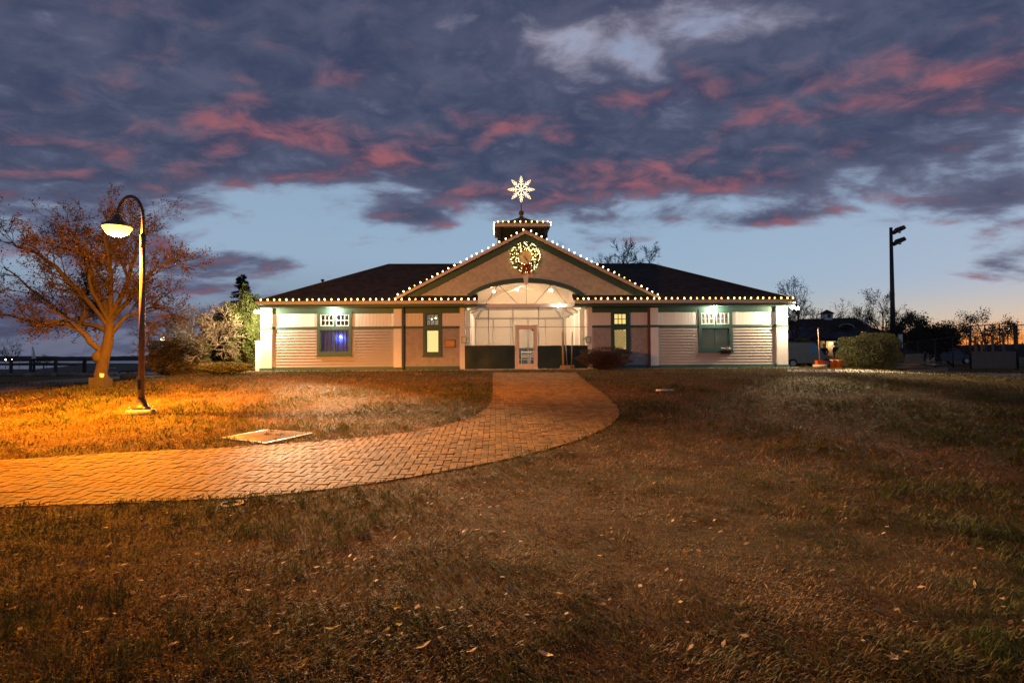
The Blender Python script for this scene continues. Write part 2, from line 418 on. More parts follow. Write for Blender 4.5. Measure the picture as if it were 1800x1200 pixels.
# work in the pavilion's axes, so the herringbone lies square to it
def to_l(p): d = Vector((p[0], p[1], 0)) - B0; return (d.dot(EX), d.dot(EY))
PL = [to_l(p) for p in PATH]
joint = MB(); U_ = 0.105; J = 0.0042
lx0, lx1 = min(p[0] for p in PL), max(p[0] for p in PL); ly0, ly1 = min(p[1] for p in PL), max(p[1] for p in PL)
bricks = []
i0, i1 = int(max(lx0, -17.5) / U_) - 3, int(lx1 / U_) + 3; j0, j1 = int(ly0 / U_) - 3, int(ly1 / U_) + 3
cand = []
for j in range(j0, j1):
    for i in range(i0, i1):
        k = (i - j) % 4
        if k == 0: cand.append((i * U_, (i + 2) * U_, j * U_, (j + 1) * U_))
        elif k == 3: cand.append((i * U_, (i + 1) * U_, j * U_, (j + 2) * U_))
ca = np.array(cand); cxs = ca[:, [0, 1, 0, 1]]; cys = ca[:, [2, 2, 3, 3]]
ins = inside(PL, cxs, cys); n_in = ins.sum(1)
rb = random.Random(3)
for r, k in zip(cand, n_in):
    x0, x1, y0, y1 = r[0] + J, r[1] - J, r[2] + J, r[3] - J
    if k == 4: bricks.append([(x0, y0), (x1, y0), (x1, y1), (x0, y1)])
    elif k > 0:
        q = clip_rect(PL, x0, x1, y0, y1)
        if len(q) >= 3:
            A = sum(q[i - 1][0] * q[i][1] - q[i][0] * q[i - 1][1] for i in range(len(q))) / 2
            if abs(A) > 0.003: bricks.append(q if A > 0 else q[::-1])
def brick_geo(q, mb):
    n = len(q); dz = rb.uniform(-0.004, 0.004); tx, ty = rb.uniform(-0.02, 0.02), rb.uniform(-0.02, 0.02)
    cx = sum(p[0] for p in q) / n; cy = sum(p[1] for p in q) / n
    top, mid, bot = [], [], []
    for (x, y) in q:
        w = bw(x, y, 0); z = float(hgt(w.x, w.y)) + 0.014 + dz + (x - cx) * tx + (y - cy) * ty
        xi, yi = x + (cx - x) * 0.06, y + (cy - y) * 0.06; wi = bw(xi, yi, 0)
        top.append((wi.x, wi.y, z)); mid.append((w.x, w.y, z - 0.005)); bot.append((w.x, w.y, z - 0.05))
    mb.add(bot + mid + top, [tuple(2 * n + i for i in range(n))] + [(i, (i + 1) % n, n + (i + 1) % n, n + i) for i in range(n)] + [(n + i, n + (i + 1) % n, 2 * n + (i + 1) % n, 2 * n + i) for i in range(n)])
path_root = empty('brick_path'); tag(path_root, 'curving herringbone brick path to the glass entrance door', kind='structure')
mb_mat = mat('clay_paver', (0.215, 0.128, 0.040), 0.75, 0.42, 1.3, 0.35, 80, island=0.30, spec=0.08)
def depth_key(q):
    w = bw(q[0][0], q[0][1], 0); px = 900 + 1000 * w.x / max(w.y, 0.1)
    return w.y + (100 if px < 8 or px > 1790 else 0) + (3.0 if len(q) != 4 else 0)
bricks.sort(key=depth_key)
for q in bricks[:300]:
    b1 = MB(); brick_geo(q, b1); b1.build('brick', mb_mat, path_root)
rest = MB()
for q in bricks[300:]: brick_geo(q, rest)
tag(rest.build('far_bricks', mb_mat, path_root), kind='stuff')
print('bricks', len(bricks))
bed = MB()
# sand bed: a fine sheet a little above the soil
bx_ = np.arange(max(lx0, -18), lx1 + 0.3, 0.25); by_ = np.arange(ly0, ly1 + 0.3, 0.25)
for x in bx_:
    for y in by_:
        q = clip_rect(PL, x, x + 0.25, y, y + 0.25)
        if len(q) >= 3:
            pts = []
            for (a, c) in q:
                w = bw(a, c, 0); pts.append((w.x, w.y, float(hgt(w.x, w.y)) + 0.003))
            bed.add(pts, [tuple(range(len(pts)))])
bed.build('sand_joint', mat('joint_sand', (0.045, 0.030, 0.016), 1.0, 0.3, 8.0), path_root)

def ribbon(name, label, edge_a, edge_b, m, lift=0.012, nsub=12):
    """a strip of paving laid on the ground between two pixel polylines of equal count"""
    A = [np.array(tuple(ground_px(*p))) for p in edge_a]; B = [np.array(tuple(ground_px(*p))) for p in edge_b]
    mb = MB(); rows = []
    for i in range(len(A) - 1):
        for k in range(nsub):
            u = k / nsub; rows.append((A[i] + (A[i + 1] - A[i]) * u, B[i] + (B[i + 1] - B[i]) * u))
    rows.append((A[-1], B[-1])); W = 6
    for a, c in rows:
        for k in range(W + 1):
            p = a + (c - a) * k / W; mb.v.append((p[0], p[1], float(hgt(p[0], p[1])) + lift))
    for i in range(len(rows) - 1):
        for k in range(W): mb.f.append((i * (W + 1) + k, i * (W + 1) + k + 1, (i + 1) * (W + 1) + k + 1, (i + 1) * (W + 1) + k)); mb.sm.append(True)
    return tag(mb.build(name, m), label, kind='structure')
ribbon('footpath', 'asphalt footpath beside the harbour edge', [(-500, 712), (-100, 683), (0, 676), (90, 668), (200, 662), (290, 659)], [(-500, 745), (-100, 704), (0, 691), (90, 678), (200, 667), (290, 662.5)],
       mat('old_asphalt', (0.15, 0.125, 0.095), 0.9, 0.2, 3.0, 0.3, 60))
ribbon('sidewalk', 'concrete walk past the clipped bush towards the yard', [(1384, 649.5), (1480, 650), (1600, 650.5), (1700, 654), (1900, 660)], [(1384, 653.5), (1480, 655), (1600, 656.5), (1700, 661), (1900, 668)], M['concrete'])

# ------------------------------------------------------------------ harbour
wm, t, b = new_mat('harbour_water'); b.inputs['Base Color'].default_value = (0.012, 0.016, 0.022, 1); b.inputs['Roughness'].default_value = 0.16
g = t.nodes.new('ShaderNodeTexCoord'); mp = t.nodes.new('ShaderNodeMapping'); mp.inputs['Scale'].default_value = (0.25, 1.2, 1); t.links.new(g.outputs['Object'], mp.inputs[0])
wn = noise(t, mp.outputs[0], 1.2, 4.0, 0.6); bu = t.nodes.new('ShaderNodeBump'); bu.inputs['Strength'].default_value = 0.35; bu.inputs['Distance'].default_value = 0.2
t.links.new(wn.s, bu.inputs['Height']); t.links.new(bu.outputs[0], b.inputs['Normal'])
wq = MB(); wq.add([(-3200, 44, WATER_Z), (-9.5, 44, WATER_Z), (-30, 140, WATER_Z), (-60, 3800, WATER_Z), (-3200, 3800, WATER_Z)], [(0, 1, 2, 3, 4)])
tag(wq.build('water', wm), 'calm grey harbour water beyond the footpath', kind='structure')
def ridge(name, label, pts, Yd, depth, m, seed, rough=1.0, n=60):
    """low land far away: (px, top py) skyline at distance Yd"""
    r = random.Random(seed); mb = MB(); rows = []
    for i in range(n + 1):
        u = i / n * (len(pts) - 1); k = min(int(u), len(pts) - 2); fr = u - k
        px = pts[k][0] + (pts[k + 1][0] - pts[k][0]) * fr; py = pts[k][1] + (pts[k + 1][1] - pts[k][1]) * fr
        p = at(px, py + r.uniform(-1, 1) * rough, Yd); rows.append(p)
    for p in rows: mb.v += [(p.x, p.y - depth * 0.15, WATER_Z - 3), (p.x, p.y, p.z * 0.75), (p.x, p.y + depth * 0.3, p.z), (p.x, p.y + depth, WATER_Z - 3)]
    for i in range(n):
        for k in range(3): mb.f.append((i * 4 + k, i * 4 + 4 + k, i * 4 + 5 + k, i * 4 + 1 + k)); mb.sm.append(True)
    return tag(mb.build(name, m), label, kind='structure')
far_m = mat('far_woods', (0.030, 0.030, 0.034), 1.0, 0.3, 0.02)
ridge('far_shore', 'low dark wooded shore across the harbour', [(-900, 624), (0, 625.5), (120, 626.5), (220, 625), (420, 626), (560, 627)], 1900, 300, far_m, 5, 0.5)
ridge('hill', 'dark tree line far behind the yard', [(1380, 606), (1560, 604), (1660, 605), (1740, 607), (1860, 604), (2600, 600)], 260, 60, far_m, 8, 2.5, 160)
spit = MB()
sp = [(-1500, 649), (-200, 649), (60, 648.5), (100, 645), (140, 641), (160, 638.6), (100, 637.2), (-200, 636.6), (-1500, 637)]
spp = []
for px, py in sp:
    d = ray(px, py); k = (-1.35 - CAMZ) / d.z; p = Vector((0, 0, CAMZ)) + d * min(k, 700); spp.append((p.x, p.y))
spit.prism_z(spp[::-1], -3.2, -1.35)
tag(spit.build('spit', mat('spit_ground', (0.028, 0.024, 0.02), 1.0, 0.3, 0.3)), 'low dark spit of land reaching into the harbour', kind='structure')

# ------------------------------------------------------------------ pavilion
pav = empty('pavilion', B0, TH)
tag(pav, 'long single-storey shingled pavilion with hip roof, arched gable and cupola', 'building')
def bx(px, ly=0.0): return bl(px, 600, ly)[0]
def bz(px, py, ly=0.0): return bl(px, py, ly)[1]
XL, XR = bx(461), bx(1382)                     # outer faces of the corner piers
PIERS = [(bx(461), bx(480)), (bx(693), bx(707)), (bx(1142), bx(1156)), (bx(1363), bx(1382))]
OPL, OPR = bx(817), bx(1033)                   # arched passage
Z_SOF = 2.92; Z_FR = 2.66; Z_BELT0, Z_BELT1 = 1.95, 2.06; Z_PL = 0.20; Z_EAVE = 3.17
def part(mb, name, m, parent=pav): return mb.build(name, M[m] if isinstance(m, str) else m, parent)

def shingle_courses(x0, x1, z0, z1, y, keep, seed, ch=0.125, wmin=0.10, wmax=0.20):
    r = random.Random(seed); mb = MB(); z = z0
    while z < z1 - 0.01:
        x = x0 - r.uniform(0, 0.1); zt = min(z + ch, z1)
        while x < x1:
            w = r.uniform(wmin, wmax); a, c = max(x, x0), min(x + w - 0.006, x1)
            if c - a > 0.02 and keep((a + c) / 2, (z + zt) / 2):
                o = r.uniform(0, 0.006); zb = z - r.uniform(0, 0.008)
                mb.hexa([(a, y - 0.030 - o, zb), (c, y - 0.030 - o, zb), (c, y, zb), (a, y, zb), (a, y - 0.008, zt), (c, y - 0.008, zt), (c, y, zt), (a, y, zt)])
            x += w
        z += ch
    return mb

WINS = {}
def make_wall(x0, x1, win, clap, seed):
    """one bay of the front: core, siding below the belt, white boards above it"""
    w = MB(); wx0, wx1, wz0, wz1 = win
    w.box(x0, wx0, 0, 0.16, 0, Z_SOF); w.box(wx1, x1, 0, 0.16, 0, Z_SOF); w.box(wx0, wx1, 0, 0.16, 0, wz0); w.box(wx0, wx1, 0, 0.16, wz1, Z_SOF)
    wall = part(w, 'wall', 'siding')
    zs = np.linspace(Z_PL, Z_BELT0, 14)
    if clap:
        for k in range(13):
            segs = [(x0, x1)] if zs[k + 1] <= wz0 - 0.02 else [(x0, wx0 - 0.005), (wx1 + 0.005, x1)]
            for a, c in segs:
                m_ = MB(); z0, z1 = zs[k], zs[k + 1] + 0.004
                m_.hexa([(a, -0.052, z0), (c, -0.052, z0), (c, -0.001, z0), (a, -0.001, z0), (a, -0.008, z1), (c, -0.008, z1), (c, -0.001, z1), (a, -0.001, z1)])
                part(m_, 'clapboard', 'siding', wall)
    else:
        sh = shingle_courses(x0, x1, Z_PL, Z_BELT0, -0.001, lambda x, z: not (wx0 < x < wx1 and z > wz0), seed)
        tag(part(sh, 'shingles', 'shingle', wall), kind='stuff')
    for a, c in ((x0, wx0), (wx1, x1)):            # narrow white boards between belt and frieze
        n = max(1, int((c - a) / 0.16)); st = (c - a) / n
        for k in range(n):
            b_ = MB(); b_.box(a + k * st + 0.003, a + (k + 1) * st - 0.003, -0.018, -0.001, Z_BELT1, Z_FR); part(b_, 'board', 'white', wall)
        bt = MB(); bt.box(a, c, -0.055, -0.001, Z_BELT0, Z_BELT1); part(bt, 'belt_rail', 'green', wall)
    fr = MB(); fr.box(x0, x1, -0.05, -0.002, Z_FR, Z_SOF - 0.01); part(fr, 'frieze_board', 'green', wall)
    pl = MB(); pl.box(x0, x1, -0.09, -0.002, 0.0, Z_PL - 0.003); part(pl, 'plinth_board', 'green', wall)
    return wall

def frame_box(mb, x0, x1, z0, z1, w, y0, y1):
    mb.box(x0, x0 + w, y0, y1, z0, z1); mb.box(x1 - w, x1, y0, y1, z0, z1); mb.box(x0 + w, x1 - w, y0, y1, z0, z0 + w); mb.box(x0 + w, x1 - w, y0, y1, z1 - w, z1)
def sash(parent, x0, x1, z0, z1, cols, rows, fm='green', y=0.03, mun=0.016):
    f = MB(); frame_box(f, x0, x1, z0, z1, 0.045, y - 0.035, y + 0.02); part(f, 'sash', fm, parent)
    a0, a1, c0, c1 = x0 + 0.045, x1 - 0.045, z0 + 0.045, z1 - 0.045
    for i in range(cols):
        for j in range(rows):
            p = MB(); p.box(a0 + (a1 - a0) * i / cols, a0 + (a1 - a0) * (i + 1) / cols, y - 0.004, y, c0 + (c1 - c0) * j / rows, c0 + (c1 - c0) * (j + 1) / rows)
            part(p, 'pane', 'glass', parent)
    for i in range(1, cols):
        p = MB(); xm = a0 + (a1 - a0) * i / cols; p.box(xm - mun, xm + mun, y - 0.02, y + 0.012, c0, c1); part(p, 'muntin', fm, parent)
    for j in range(1, rows):
        p = MB(); zm = c0 + (c1 - c0) * j / rows; p.box(a0, a1, y - 0.0185, y + 0.0105, zm - mun, zm + mun); part(p, 'muntin', fm, parent)

def window(x0, x1, z0, z1, double, label):
    """trim with a many-paned transom above and a slider or a single sash below"""
    w = empty('window', (0, 0, 0), 0, pav); w['label'] = label
    tr = MB(); frame_box(tr, x0, x1, z0, z1, 0.13, -0.075, 0.05); part(tr, 'frame', 'green', w)
    sl = MB(); sl.box(x0 - 0.04, x1 + 0.04, -0.11, -0.005, z0 - 0.05, z0 - 0.001); part(sl, 'sill', 'green', w)
    zm = Z_BELT0 + 0.0
    rail = MB(); rail.box(x0 + 0.13, x1 - 0.13, -0.07, 0.05, zm - 0.05, zm + 0.13); part(rail, 'transom_bar', 'green', w)
    a, c = x0 + 0.13, x1 - 0.13; mid = (a + c) / 2
    if double:
        mu = MB(); mu.box(mid - 0.045, mid + 0.045, -0.065, 0.05, zm + 0.13, z1 - 0.13); part(mu, 'mullion', 'green', w)
        sash(w, a, mid - 0.045, zm + 0.13, z1 - 0.13, 3, 2, 'white'); sash(w, mid + 0.045, c, zm + 0.13, z1 - 0.13, 3, 2, 'white')
        sash(w, a, mid + 0.02, z0 + 0.13, zm - 0.05, 1, 1, 'green', 0.02); sash(w, mid - 0.02, c, z0 + 0.13, zm - 0.05, 1, 1, 'green', 0.06)
    else:
        sash(w, a, c, zm + 0.13, z1 - 0.13, 3, 2, 'green'); sash(w, a, c, z0 + 0.13, zm - 0.05, 1, 1, 'green')
    return w
def win_rect(p0, p1, y0, y1):
    return bx(p0), bx(p1), bz((p0 + p1) / 2, y1), Z_SOF - 0.16
WL = win_rect(558, 619, 547, 624); WR = win_rect(1228, 1287, 543, 617)
NL = win_rect(744, 777, 549, 625); NR = win_rect(1074, 1107, 547, 620)
make_wall(PIERS[0][1], PIERS[1][0], WL, True, 1); make_wall(PIERS[1][1] + 0.06, bx(808), NL, False, 2)
make_wall(bx(1041), PIERS[2][0] - 0.06, NR, False, 3); make_wall(PIERS[2][1], PIERS[3][0], WR, True, 4)
w1 = window(*WL, True, 'window with blue curtain behind it'); w2 = window(*WR, True, 'window with pale closed blind')
w3 = window(*NL, False, 'narrow window with bright yellow shade'); w4 = window(*NR, False, 'narrow window showing a lattice before a glowing yellow panel')

# what stands behind the panes
def room(win, name, m, depth=1.6):
    x0, x1, z0, z1 = win; mb = MB(); x0 -= 0.3; x1 += 0.3; z0 -= 0.3; z1 += 0.05
    mb.add([(x0, 0.17, z0), (x1, 0.17, z0), (x1, depth, z0), (x0, depth, z0), (x0, 0.17, z1), (x1, 0.17, z1), (x1, depth, z1), (x0, depth, z1)],
           [(0, 1, 2, 3), (7, 6, 5, 4), (3, 2, 6, 7), (0, 3, 7, 4), (1, 5, 6, 2)])
    return part(mb, name, m)
blue_m = mat('blue_curtain_cloth', (0.10, 0.13, 0.42), 0.8, 0.3, 3.0, stretch=(6, 1, 0.3))
dim_m = mat('dim_room_wall', (0.16, 0.12, 0.09), 0.8, 0.2, 3.0); room(WL, 'room', dim_m); room(WR, 'room', 'inwall', 0.8); room(NL, 'room', 'inwall', 0.9); room(NR, 'room', 'inwall', 1.2)
def curtain(x0, x1, z0, z1, y, amp, m, name, parent=pav, n=60, waves=9, gather=0.0):
    mb = MB(); r = random.Random(int(x0 * 100))
    ph = r.uniform(0, 6)
    for j in range(5):
        v = j / 4
        for i in range(n + 1):
            u = i / n; uu = u * (1 - gather * (1 - v)) ; x = x0 + (x1 - x0) * uu
            mb.v.append((x, y + amp * math.sin(u * waves * 2 * PI + ph + 0.6 * math.sin(u * 5 + v * 2)) * (1 - 0.3 * v), z0 + (z1 - z0) * v))
    for j in range(4):
        for i in range(n): mb.f.append((j * (n + 1) + i, j * (n + 1) + i + 1, (j + 1) * (n + 1) + i + 1, (j + 1) * (n + 1) + i)); mb.sm.append(True)
    return part(mb, name, m, parent)
zmid = Z_BELT0 - 0.05
curtain(WL[0] + 0.1, WL[1] - 0.1, WL[2], zmid + 0.02, 0.34, 0.03, blue_m, 'curtain', w1)
def lamp_point(name, loc, energy, col, radius=0.05, parent=None, kind='POINT', aim=None, cone=100, blend=0.6):
    d = bpy.data.lights.new(name, kind); d.energy = energy; d.color = col; d.shadow_soft_size = radius
    o = bpy.data.objects.new(name, d); COL.objects.link(o); o.location = loc
    if kind == 'SPOT':
        d.spot_size = math.radians(cone); d.spot_blend = blend
        o.rotation_euler = (Vector(aim) - Vector(loc)).to_track_quat('-Z', 'Y').to_euler()
    if parent: o.parent = parent
    return o
def room_lamp(loc, energy, col, label):
    """a small bare bulb hanging inside a room"""
    r_ = empty('room_lamp', bw(*loc), TH); tag(r_, label, 'lamp')
    g_ = MB(); g_.ball((0, 0, 0), 0.035); g_.build('globe', M['bulb_white'], r_)
    c_ = MB(); c_.tube([(0, 0, 0.035), (0, 0, 0.16)], 0.006, 4); c_.build('cord', M['black'], r_)
    lamp_point('room_light', (0, 0, -0.06), energy, col, 0.04, r_)
    return r_
room_lamp(((WL[0] + WL[1]) / 2 + 0.2, 0.24, 1.62), 9.0, (0.25, 0.34, 1.0), 'small bulb inside the window with blue curtain')
blind_m = mat('slat_blind', (0.50, 0.52, 0.36), 0.7, 0.06, 2.0, trans=0.5)
for k in range(24):
    s_ = MB(); z = WR[2] + 0.06 + k * (zmid - WR[2] - 0.06) / 24; s_.hexa([(WR[0] + 0.13, 0.115, z), (WR[1] - 0.13, 0.115, z), (WR[1] - 0.13, 0.118, z), (WR[0] + 0.13, 0.118, z), (WR[0] + 0.13, 0.135, z + 0.052), (WR[1] - 0.13, 0.135, z + 0.052), (WR[1] - 0.13, 0.138, z + 0.052), (WR[0] + 0.13, 0.138, z + 0.052)])
    part(s_, 'blind_slat', blind_m, w2)
room_lamp(((WR[0] + WR[1]) / 2, 0.45, 1.6), 9.0, (1.0, 0.90, 0.55), 'small bulb inside the window with closed blind')
sh_m = emit('glowing_shade', (0.86, 0.80, 0.28), 0.85)  # the shade emits by itself, in place of a lamp behind it
s_ = MB(); s_.box(NL[0] + 0.15, NL[1] - 0.15, 0.10, 0.106, NL[2] + 0.1, zmid); part(s_, 'roller_shade', sh_m, w3)
room_lamp(((NL[0] + NL[1]) / 2 - 0.08, 0.30, 2.40), 1.2, (1.0, 0.95, 0.85), 'bare bulb in the transom of the yellow-shaded window')
room_lamp(((NL[0] + NL[1]) / 2 + 0.10, 0.36, 2.46), 1.2, (1.0, 0.95, 0.85), 'bare bulb beside another above the yellow shade')
glow = emit('glow_backing', (1.0, 0.66, 0.16), 1.1)  # added glowing panel, stands in for the lit interior behind the lattice
s_ = MB(); s_.box(NR[0] + 0.05, NR[1] - 0.05, 0.30, 0.31, NR[2], NR[3]); part(s_, 'glow_panel', glow, w4)
x0, x1, z0, z1 = NR[0] + 0.17, NR[1] - 0.17, NR[2] + 0.17, zmid - 0.04
for k in range(9):
    for sgn in (1, -1):
        u = -0.4 + k * 0.16; pts = []
        a = (x0, z0 + u * 1.0 + (0 if sgn > 0 else 0.45)); c = (x1, a[1] + sgn * (x1 - x0) * 1.15)
        if max(a[1], c[1]) < z0 or min(a[1], c[1]) > z1: continue
        def cl(p, q):
            t0, t1 = 0.0, 1.0; dz = q[1] - p[1]
            for lim, s2 in ((z0, 1), (z1, -1)):
                e0, e1 = (p[1] - lim) * s2, (q[1] - lim) * s2
                if e0 < 0 and e1 < 0: return None
                if e0 < 0: t0 = max(t0, e0 / (e0 - e1))
                if e1 < 0: t1 = min(t1, e0 / (e0 - e1))
            return [(p[0] + (q[0] - p[0]) * u_, 0.14, p[1] + dz * u_) for u_ in (t0, t1)] if t1 > t0 else None
        seg = cl(a, c)
        if seg: part(MB().tube(seg, 0.024, 4), 'lattice_bar', 'black', w4)

# piers
for k, (a, c) in enumerate(PIERS):
    p_ = MB(); p_.box(a, c, -0.16, 0.14, 0.16, Z_BELT0); p_.box(a, c, -0.16, 0.14, Z_BELT1, Z_SOF - 0.06); pier = part(p_, 'pier', 'white')
    q = MB(); q.box(a - 0.02, c + 0.02, -0.18, 0.13, Z_BELT0 + 0.002, Z_BELT1 - 0.002); part(q, 'belt_rail', 'green', pier)
    q = MB(); q.box(a - 0.05, c + 0.05, -0.21, 0.12, 0.0, 0.157); part(q, 'pier_base', 'green', pier)
    q = MB(); q.box(a - 0.01, c + 0.01, -0.172, 0.13, Z_SOF - 0.06, Z_SOF - 0.004); part(q, 'pier_cap', 'green', pier)
for k, (px, side) in enumerate(((709.5, 1), (1139.5, -1))):
    d_ = MB(); x = bx(px); d_.box(x - 0.045, x + 0.045, -0.19, -0.07, 0.05, Z_SOF - 0.01); d_.hexa([(x - 0.045, -0.32, 0.0), (x + 0.045, -0.32, 0.0), (x + 0.045, -0.07, 0.0), (x - 0.045, -0.07, 0.0), (x - 0.045, -0.19, 0.10), (x + 0.045, -0.19, 0.10), (x + 0.045, -0.07, 0.10), (x - 0.045, -0.07, 0.10)])
    part(d_, 'downspout', 'dgreen' if side > 0 else 'downspout')
# side and back walls
ZB = 8.75
s_ = MB(); s_.box(XL + 0.03, XL + 0.19, 0.14, ZB - 0.6, 0, Z_SOF - 0.005); part(s_, 'side_wall', 'siding')
s_ = MB(); s_.box(XR - 0.19, XR - 0.03, 0.14, ZB - 0.6, 0, Z_SOF - 0.005); part(s_, 'side_wall', 'siding')
s_ = MB(); s_.box(XL + 0.19, OPL - 0.2, ZB - 0.76, ZB - 0.6, 0, Z_SOF - 0.005); s_.box(OPR + 0.2, XR - 0.19, ZB - 0.76, ZB - 0.6, 0, Z_SOF - 0.005); part(s_, 'back_wall', 'siding')

# roof ---------------------------------------------------------------
RL, RR = bx(450, -0.6), bx(1401, -0.6); Y_E = -0.6; RZ = 5.59; Y_R = 4.07; Y_B = 8.74
HL, HR = bx(683, Y_R), bx(1148, Y_R)
CX = bx(925.5, -0.3)                                                 # gable axis
EL, ER = bx(840, -0.6), bx(1010, -0.6)                              # where the eave stops for the arch
GX0, GX1 = bx(693, -0.3), bx(1160.5, -0.3); GZA = bz(925.5, 405, -0.3); GZ0_, GZ1_ = bz(693, 524, -0.3), bz(1160.5, 522, -0.3)
SLP = (RZ - Z_EAVE) / (Y_R - Y_E)
def gz(x):                     # top of the gable roof
    return GZA - (CX - x) * (GZA - GZ0_) / (CX - GX0) if x < CX else GZA - (x - CX) * (GZA - GZ1_) / (GX1 - CX)
roof_root = empty('hip_roof', (0, 0, 0), 0, pav)
rs = MB(); T = 0.10
def slab(mb, pts, t=T):
    n = len(pts); mb.add(list(pts) + [(x, y, z - t) for x, y, z in pts], [tuple(range(n)), tuple(reversed(range(n, 2 * n)))] + [(i, i + n, (i + 1) % n + n, (i + 1) % n) for i in range(n)])
slab(rs, [(RL, Y_E, Z_EAVE), (EL, Y_E, Z_EAVE), (EL, Y_R, RZ), (HL, Y_R, RZ)]); slab(rs, [(ER, Y_E, Z_EAVE), (RR, Y_E, Z_EAVE), (HR, Y_R, RZ), (ER, Y_R, RZ)])
slab(rs, [(RL, Y_B, Z_EAVE), (RL, Y_E, Z_EAVE), (HL, Y_R, RZ)]); slab(rs, [(RR, Y_E, Z_EAVE), (RR, Y_B, Z_EAVE), (HR, Y_R, RZ)])
slab(rs, [(RR, Y_B, Z_EAVE), (RL, Y_B, Z_EAVE), (HL, Y_R, RZ), (HR, Y_R, RZ)])
part(rs, 'roof_deck', 'roof', roof_root)
sh = MB(); r = random.Random(21); nC = 34
for k in range(nC):
    u0, u1 = k / nC, (k + 1) / nC + 0.004; y0, y1 = Y_E + (Y_R - Y_E) * u0, Y_E + (Y_R - Y_E) * min(u1, 1); z0, z1 = Z_EAVE + (RZ - Z_EAVE) * u0, Z_EAVE + (RZ - Z_EAVE) * min(u1, 1)
    xa, xb = RL + (HL - RL) * u0, RR + (HR - RR) * u0; x = xa - r.uniform(0, 0.3)
    while x < xb:
        w = r.uniform(0.22, 0.36); a, c = max(x, xa), min(x + w - 0.004, xb); x += w
        if c - a < 0.03 or (EL - 0.02 < (a + c) / 2 < ER + 0.02): continue
        if c > EL and a < EL: c = EL
        if a < ER and c > ER: a = ER
        o = 0.012 + r.uniform(0, 0.008)
        sh.add([(a, y0, z0 + o), (c, y0, z0 + o), (c, y1, z1 + 0.004), (a, y1, z1 + 0.004), (a, y0, z0 + 0.001), (c, y0, z0 + 0.001)], [(0, 1, 2, 3), (4, 5, 1, 0)])
tag(part(sh, 'shingles', 'roof', roof_root), kind='stuff')
cap = MB(); cap.tube([(RL, Y_E, Z_EAVE + 0.02), (HL, Y_R, RZ + 0.02), (EL, Y_R, RZ + 0.02)], 0.05, 6); cap.tube([(RR, Y_E, Z_EAVE + 0.02), (HR, Y_R, RZ + 0.02), (ER, Y_R, RZ + 0.02)], 0.05, 6); part(cap, 'ridge_cap', 'roof', roof_root)
for a, c in ((RL, EL), (ER, RR)):
    f = MB(); f.box(a, c, Y_E - 0.12, Y_E - 0.005, Z_EAVE - 0.13, Z_EAVE + 0.005); part(f, 'gutter', 'cream', roof_root)
    f = MB(); f.box(a + 0.02, c - 0.02, Y_E + 0.0, Y_E + 0.04, Z_SOF + 0.012, Z_EAVE - 0.135); part(f, 'fascia', 'green', roof_root)
    f = MB(); f.box(a + 0.02, c - 0.02, Y_E + 0.042, 0.15, Z_SOF, Z_SOF + 0.03); part(f, 'soffit', 'green', roof_root)
for x, s in ((RL, 1), (RR, -1)):
    f = MB(); f.box(min(x, x + s * 0.1), max(x, x + s * 0.1), Y_E + 0.05, Y_B, Z_SOF + 0.035, Z_EAVE - 0.105); part(f, 'side_fascia', 'cream', roof_root)
vp = MB(); vx, vz = bl(567, 494, 2.0); vp.lathe([(0.05, -0.4), (0.05, 0.0), (0.09, 0.02), (0.09, 0.08), (0.0, 0.10)], (vx, 2.0, vz), 10); part(vp, 'vent_pipe', 'black', roof_root)

# gable ----------------------------------------------------------------
gab = empty('gable', (0, 0, 0), 0, pav)
AX, AH = CX, 2.83; AZ0 = bz(925, 523); AZ1 = bz(925, 489); ARISE = AZ1 - AZ0
def arch(x, inset=0.0):
    a = AH - inset; h = ARISE - inset * 0.85; u = min(1.0, abs(x - AX) / a); R = (a * a + h * h) / (2 * h)
    return AZ0 + 0.5 * (math.sqrt(max(0, R * R - (u * a) ** 2)) - (R - h)) + 0.5 * h * math.sqrt(max(0, 1 - u * u))
ZG = Z_EAVE + SLP * 0.6 - 0.25
gw = MB(); N = 90; xs = [GX0 + (GX1 - GX0) * i / N for i in range(N + 1)]
for i in range(N):
    a, c = xs[i], xs[i + 1]; col = []
    for x in (a, c):
        lo = ZG if abs(x - AX) >= AH - 0.12 else arch(x, 0.12); hi = gz(x) - 0.12; col.append((lo, max(hi, lo + 0.001)))
    gw.hexa([(a, 0.0, col[0][0]), (c, 0.0, col[1][0]), (c, 0.12, col[1][0]), (a, 0.12, col[0][0]), (a, 0.0, col[0][1]), (c, 0.0, col[1][1]), (c, 0.12, col[1][1]), (a, 0.12, col[0][1])])
part(gw, 'gable_wall', 'siding', gab)
sh = shingle_courses(GX0, GX1, ZG, GZA, -0.001, lambda x, z: z < gz(x) - 0.20 and (abs(x - AX) > AH - 0.08 or z > arch(x, 0.08) + 0.02), 9, 0.125, 0.10, 0.20)
tag(part(sh, 'shingles', 'gable_shingle', gab), kind='stuff')
def band(lo, hi, y0, y1, xs_):
    mb = MB()
    for a, c in zip(xs_[:-1], xs_[1:]):
        mb.hexa([(a, y0, lo(a)), (c, y0, lo(c)), (c, y1, lo(c)), (a, y1, lo(a)), (a, y0, hi(a)), (c, y0, hi(c)), (c, y1, hi(c)), (a, y1, hi(a))])
    return mb
part(band(lambda x: gz(x) - 0.12, lambda x: gz(x) + 0.01, -0.34, -0.18, [GX0, CX]), 'rake_board', 'cream', gab)
part(band(lambda x: gz(x) - 0.12, lambda x: gz(x) + 0.01, -0.34, -0.18, [CX, GX1]), 'rake_board', 'cream', gab)
def gl(x): return max(gz(x) - 0.46, min(ZG, gz(x) - 0.14))
gxs = [GX0 + 0.03 + (CX - GX0 - 0.03) * i / 30 for i in range(31)]
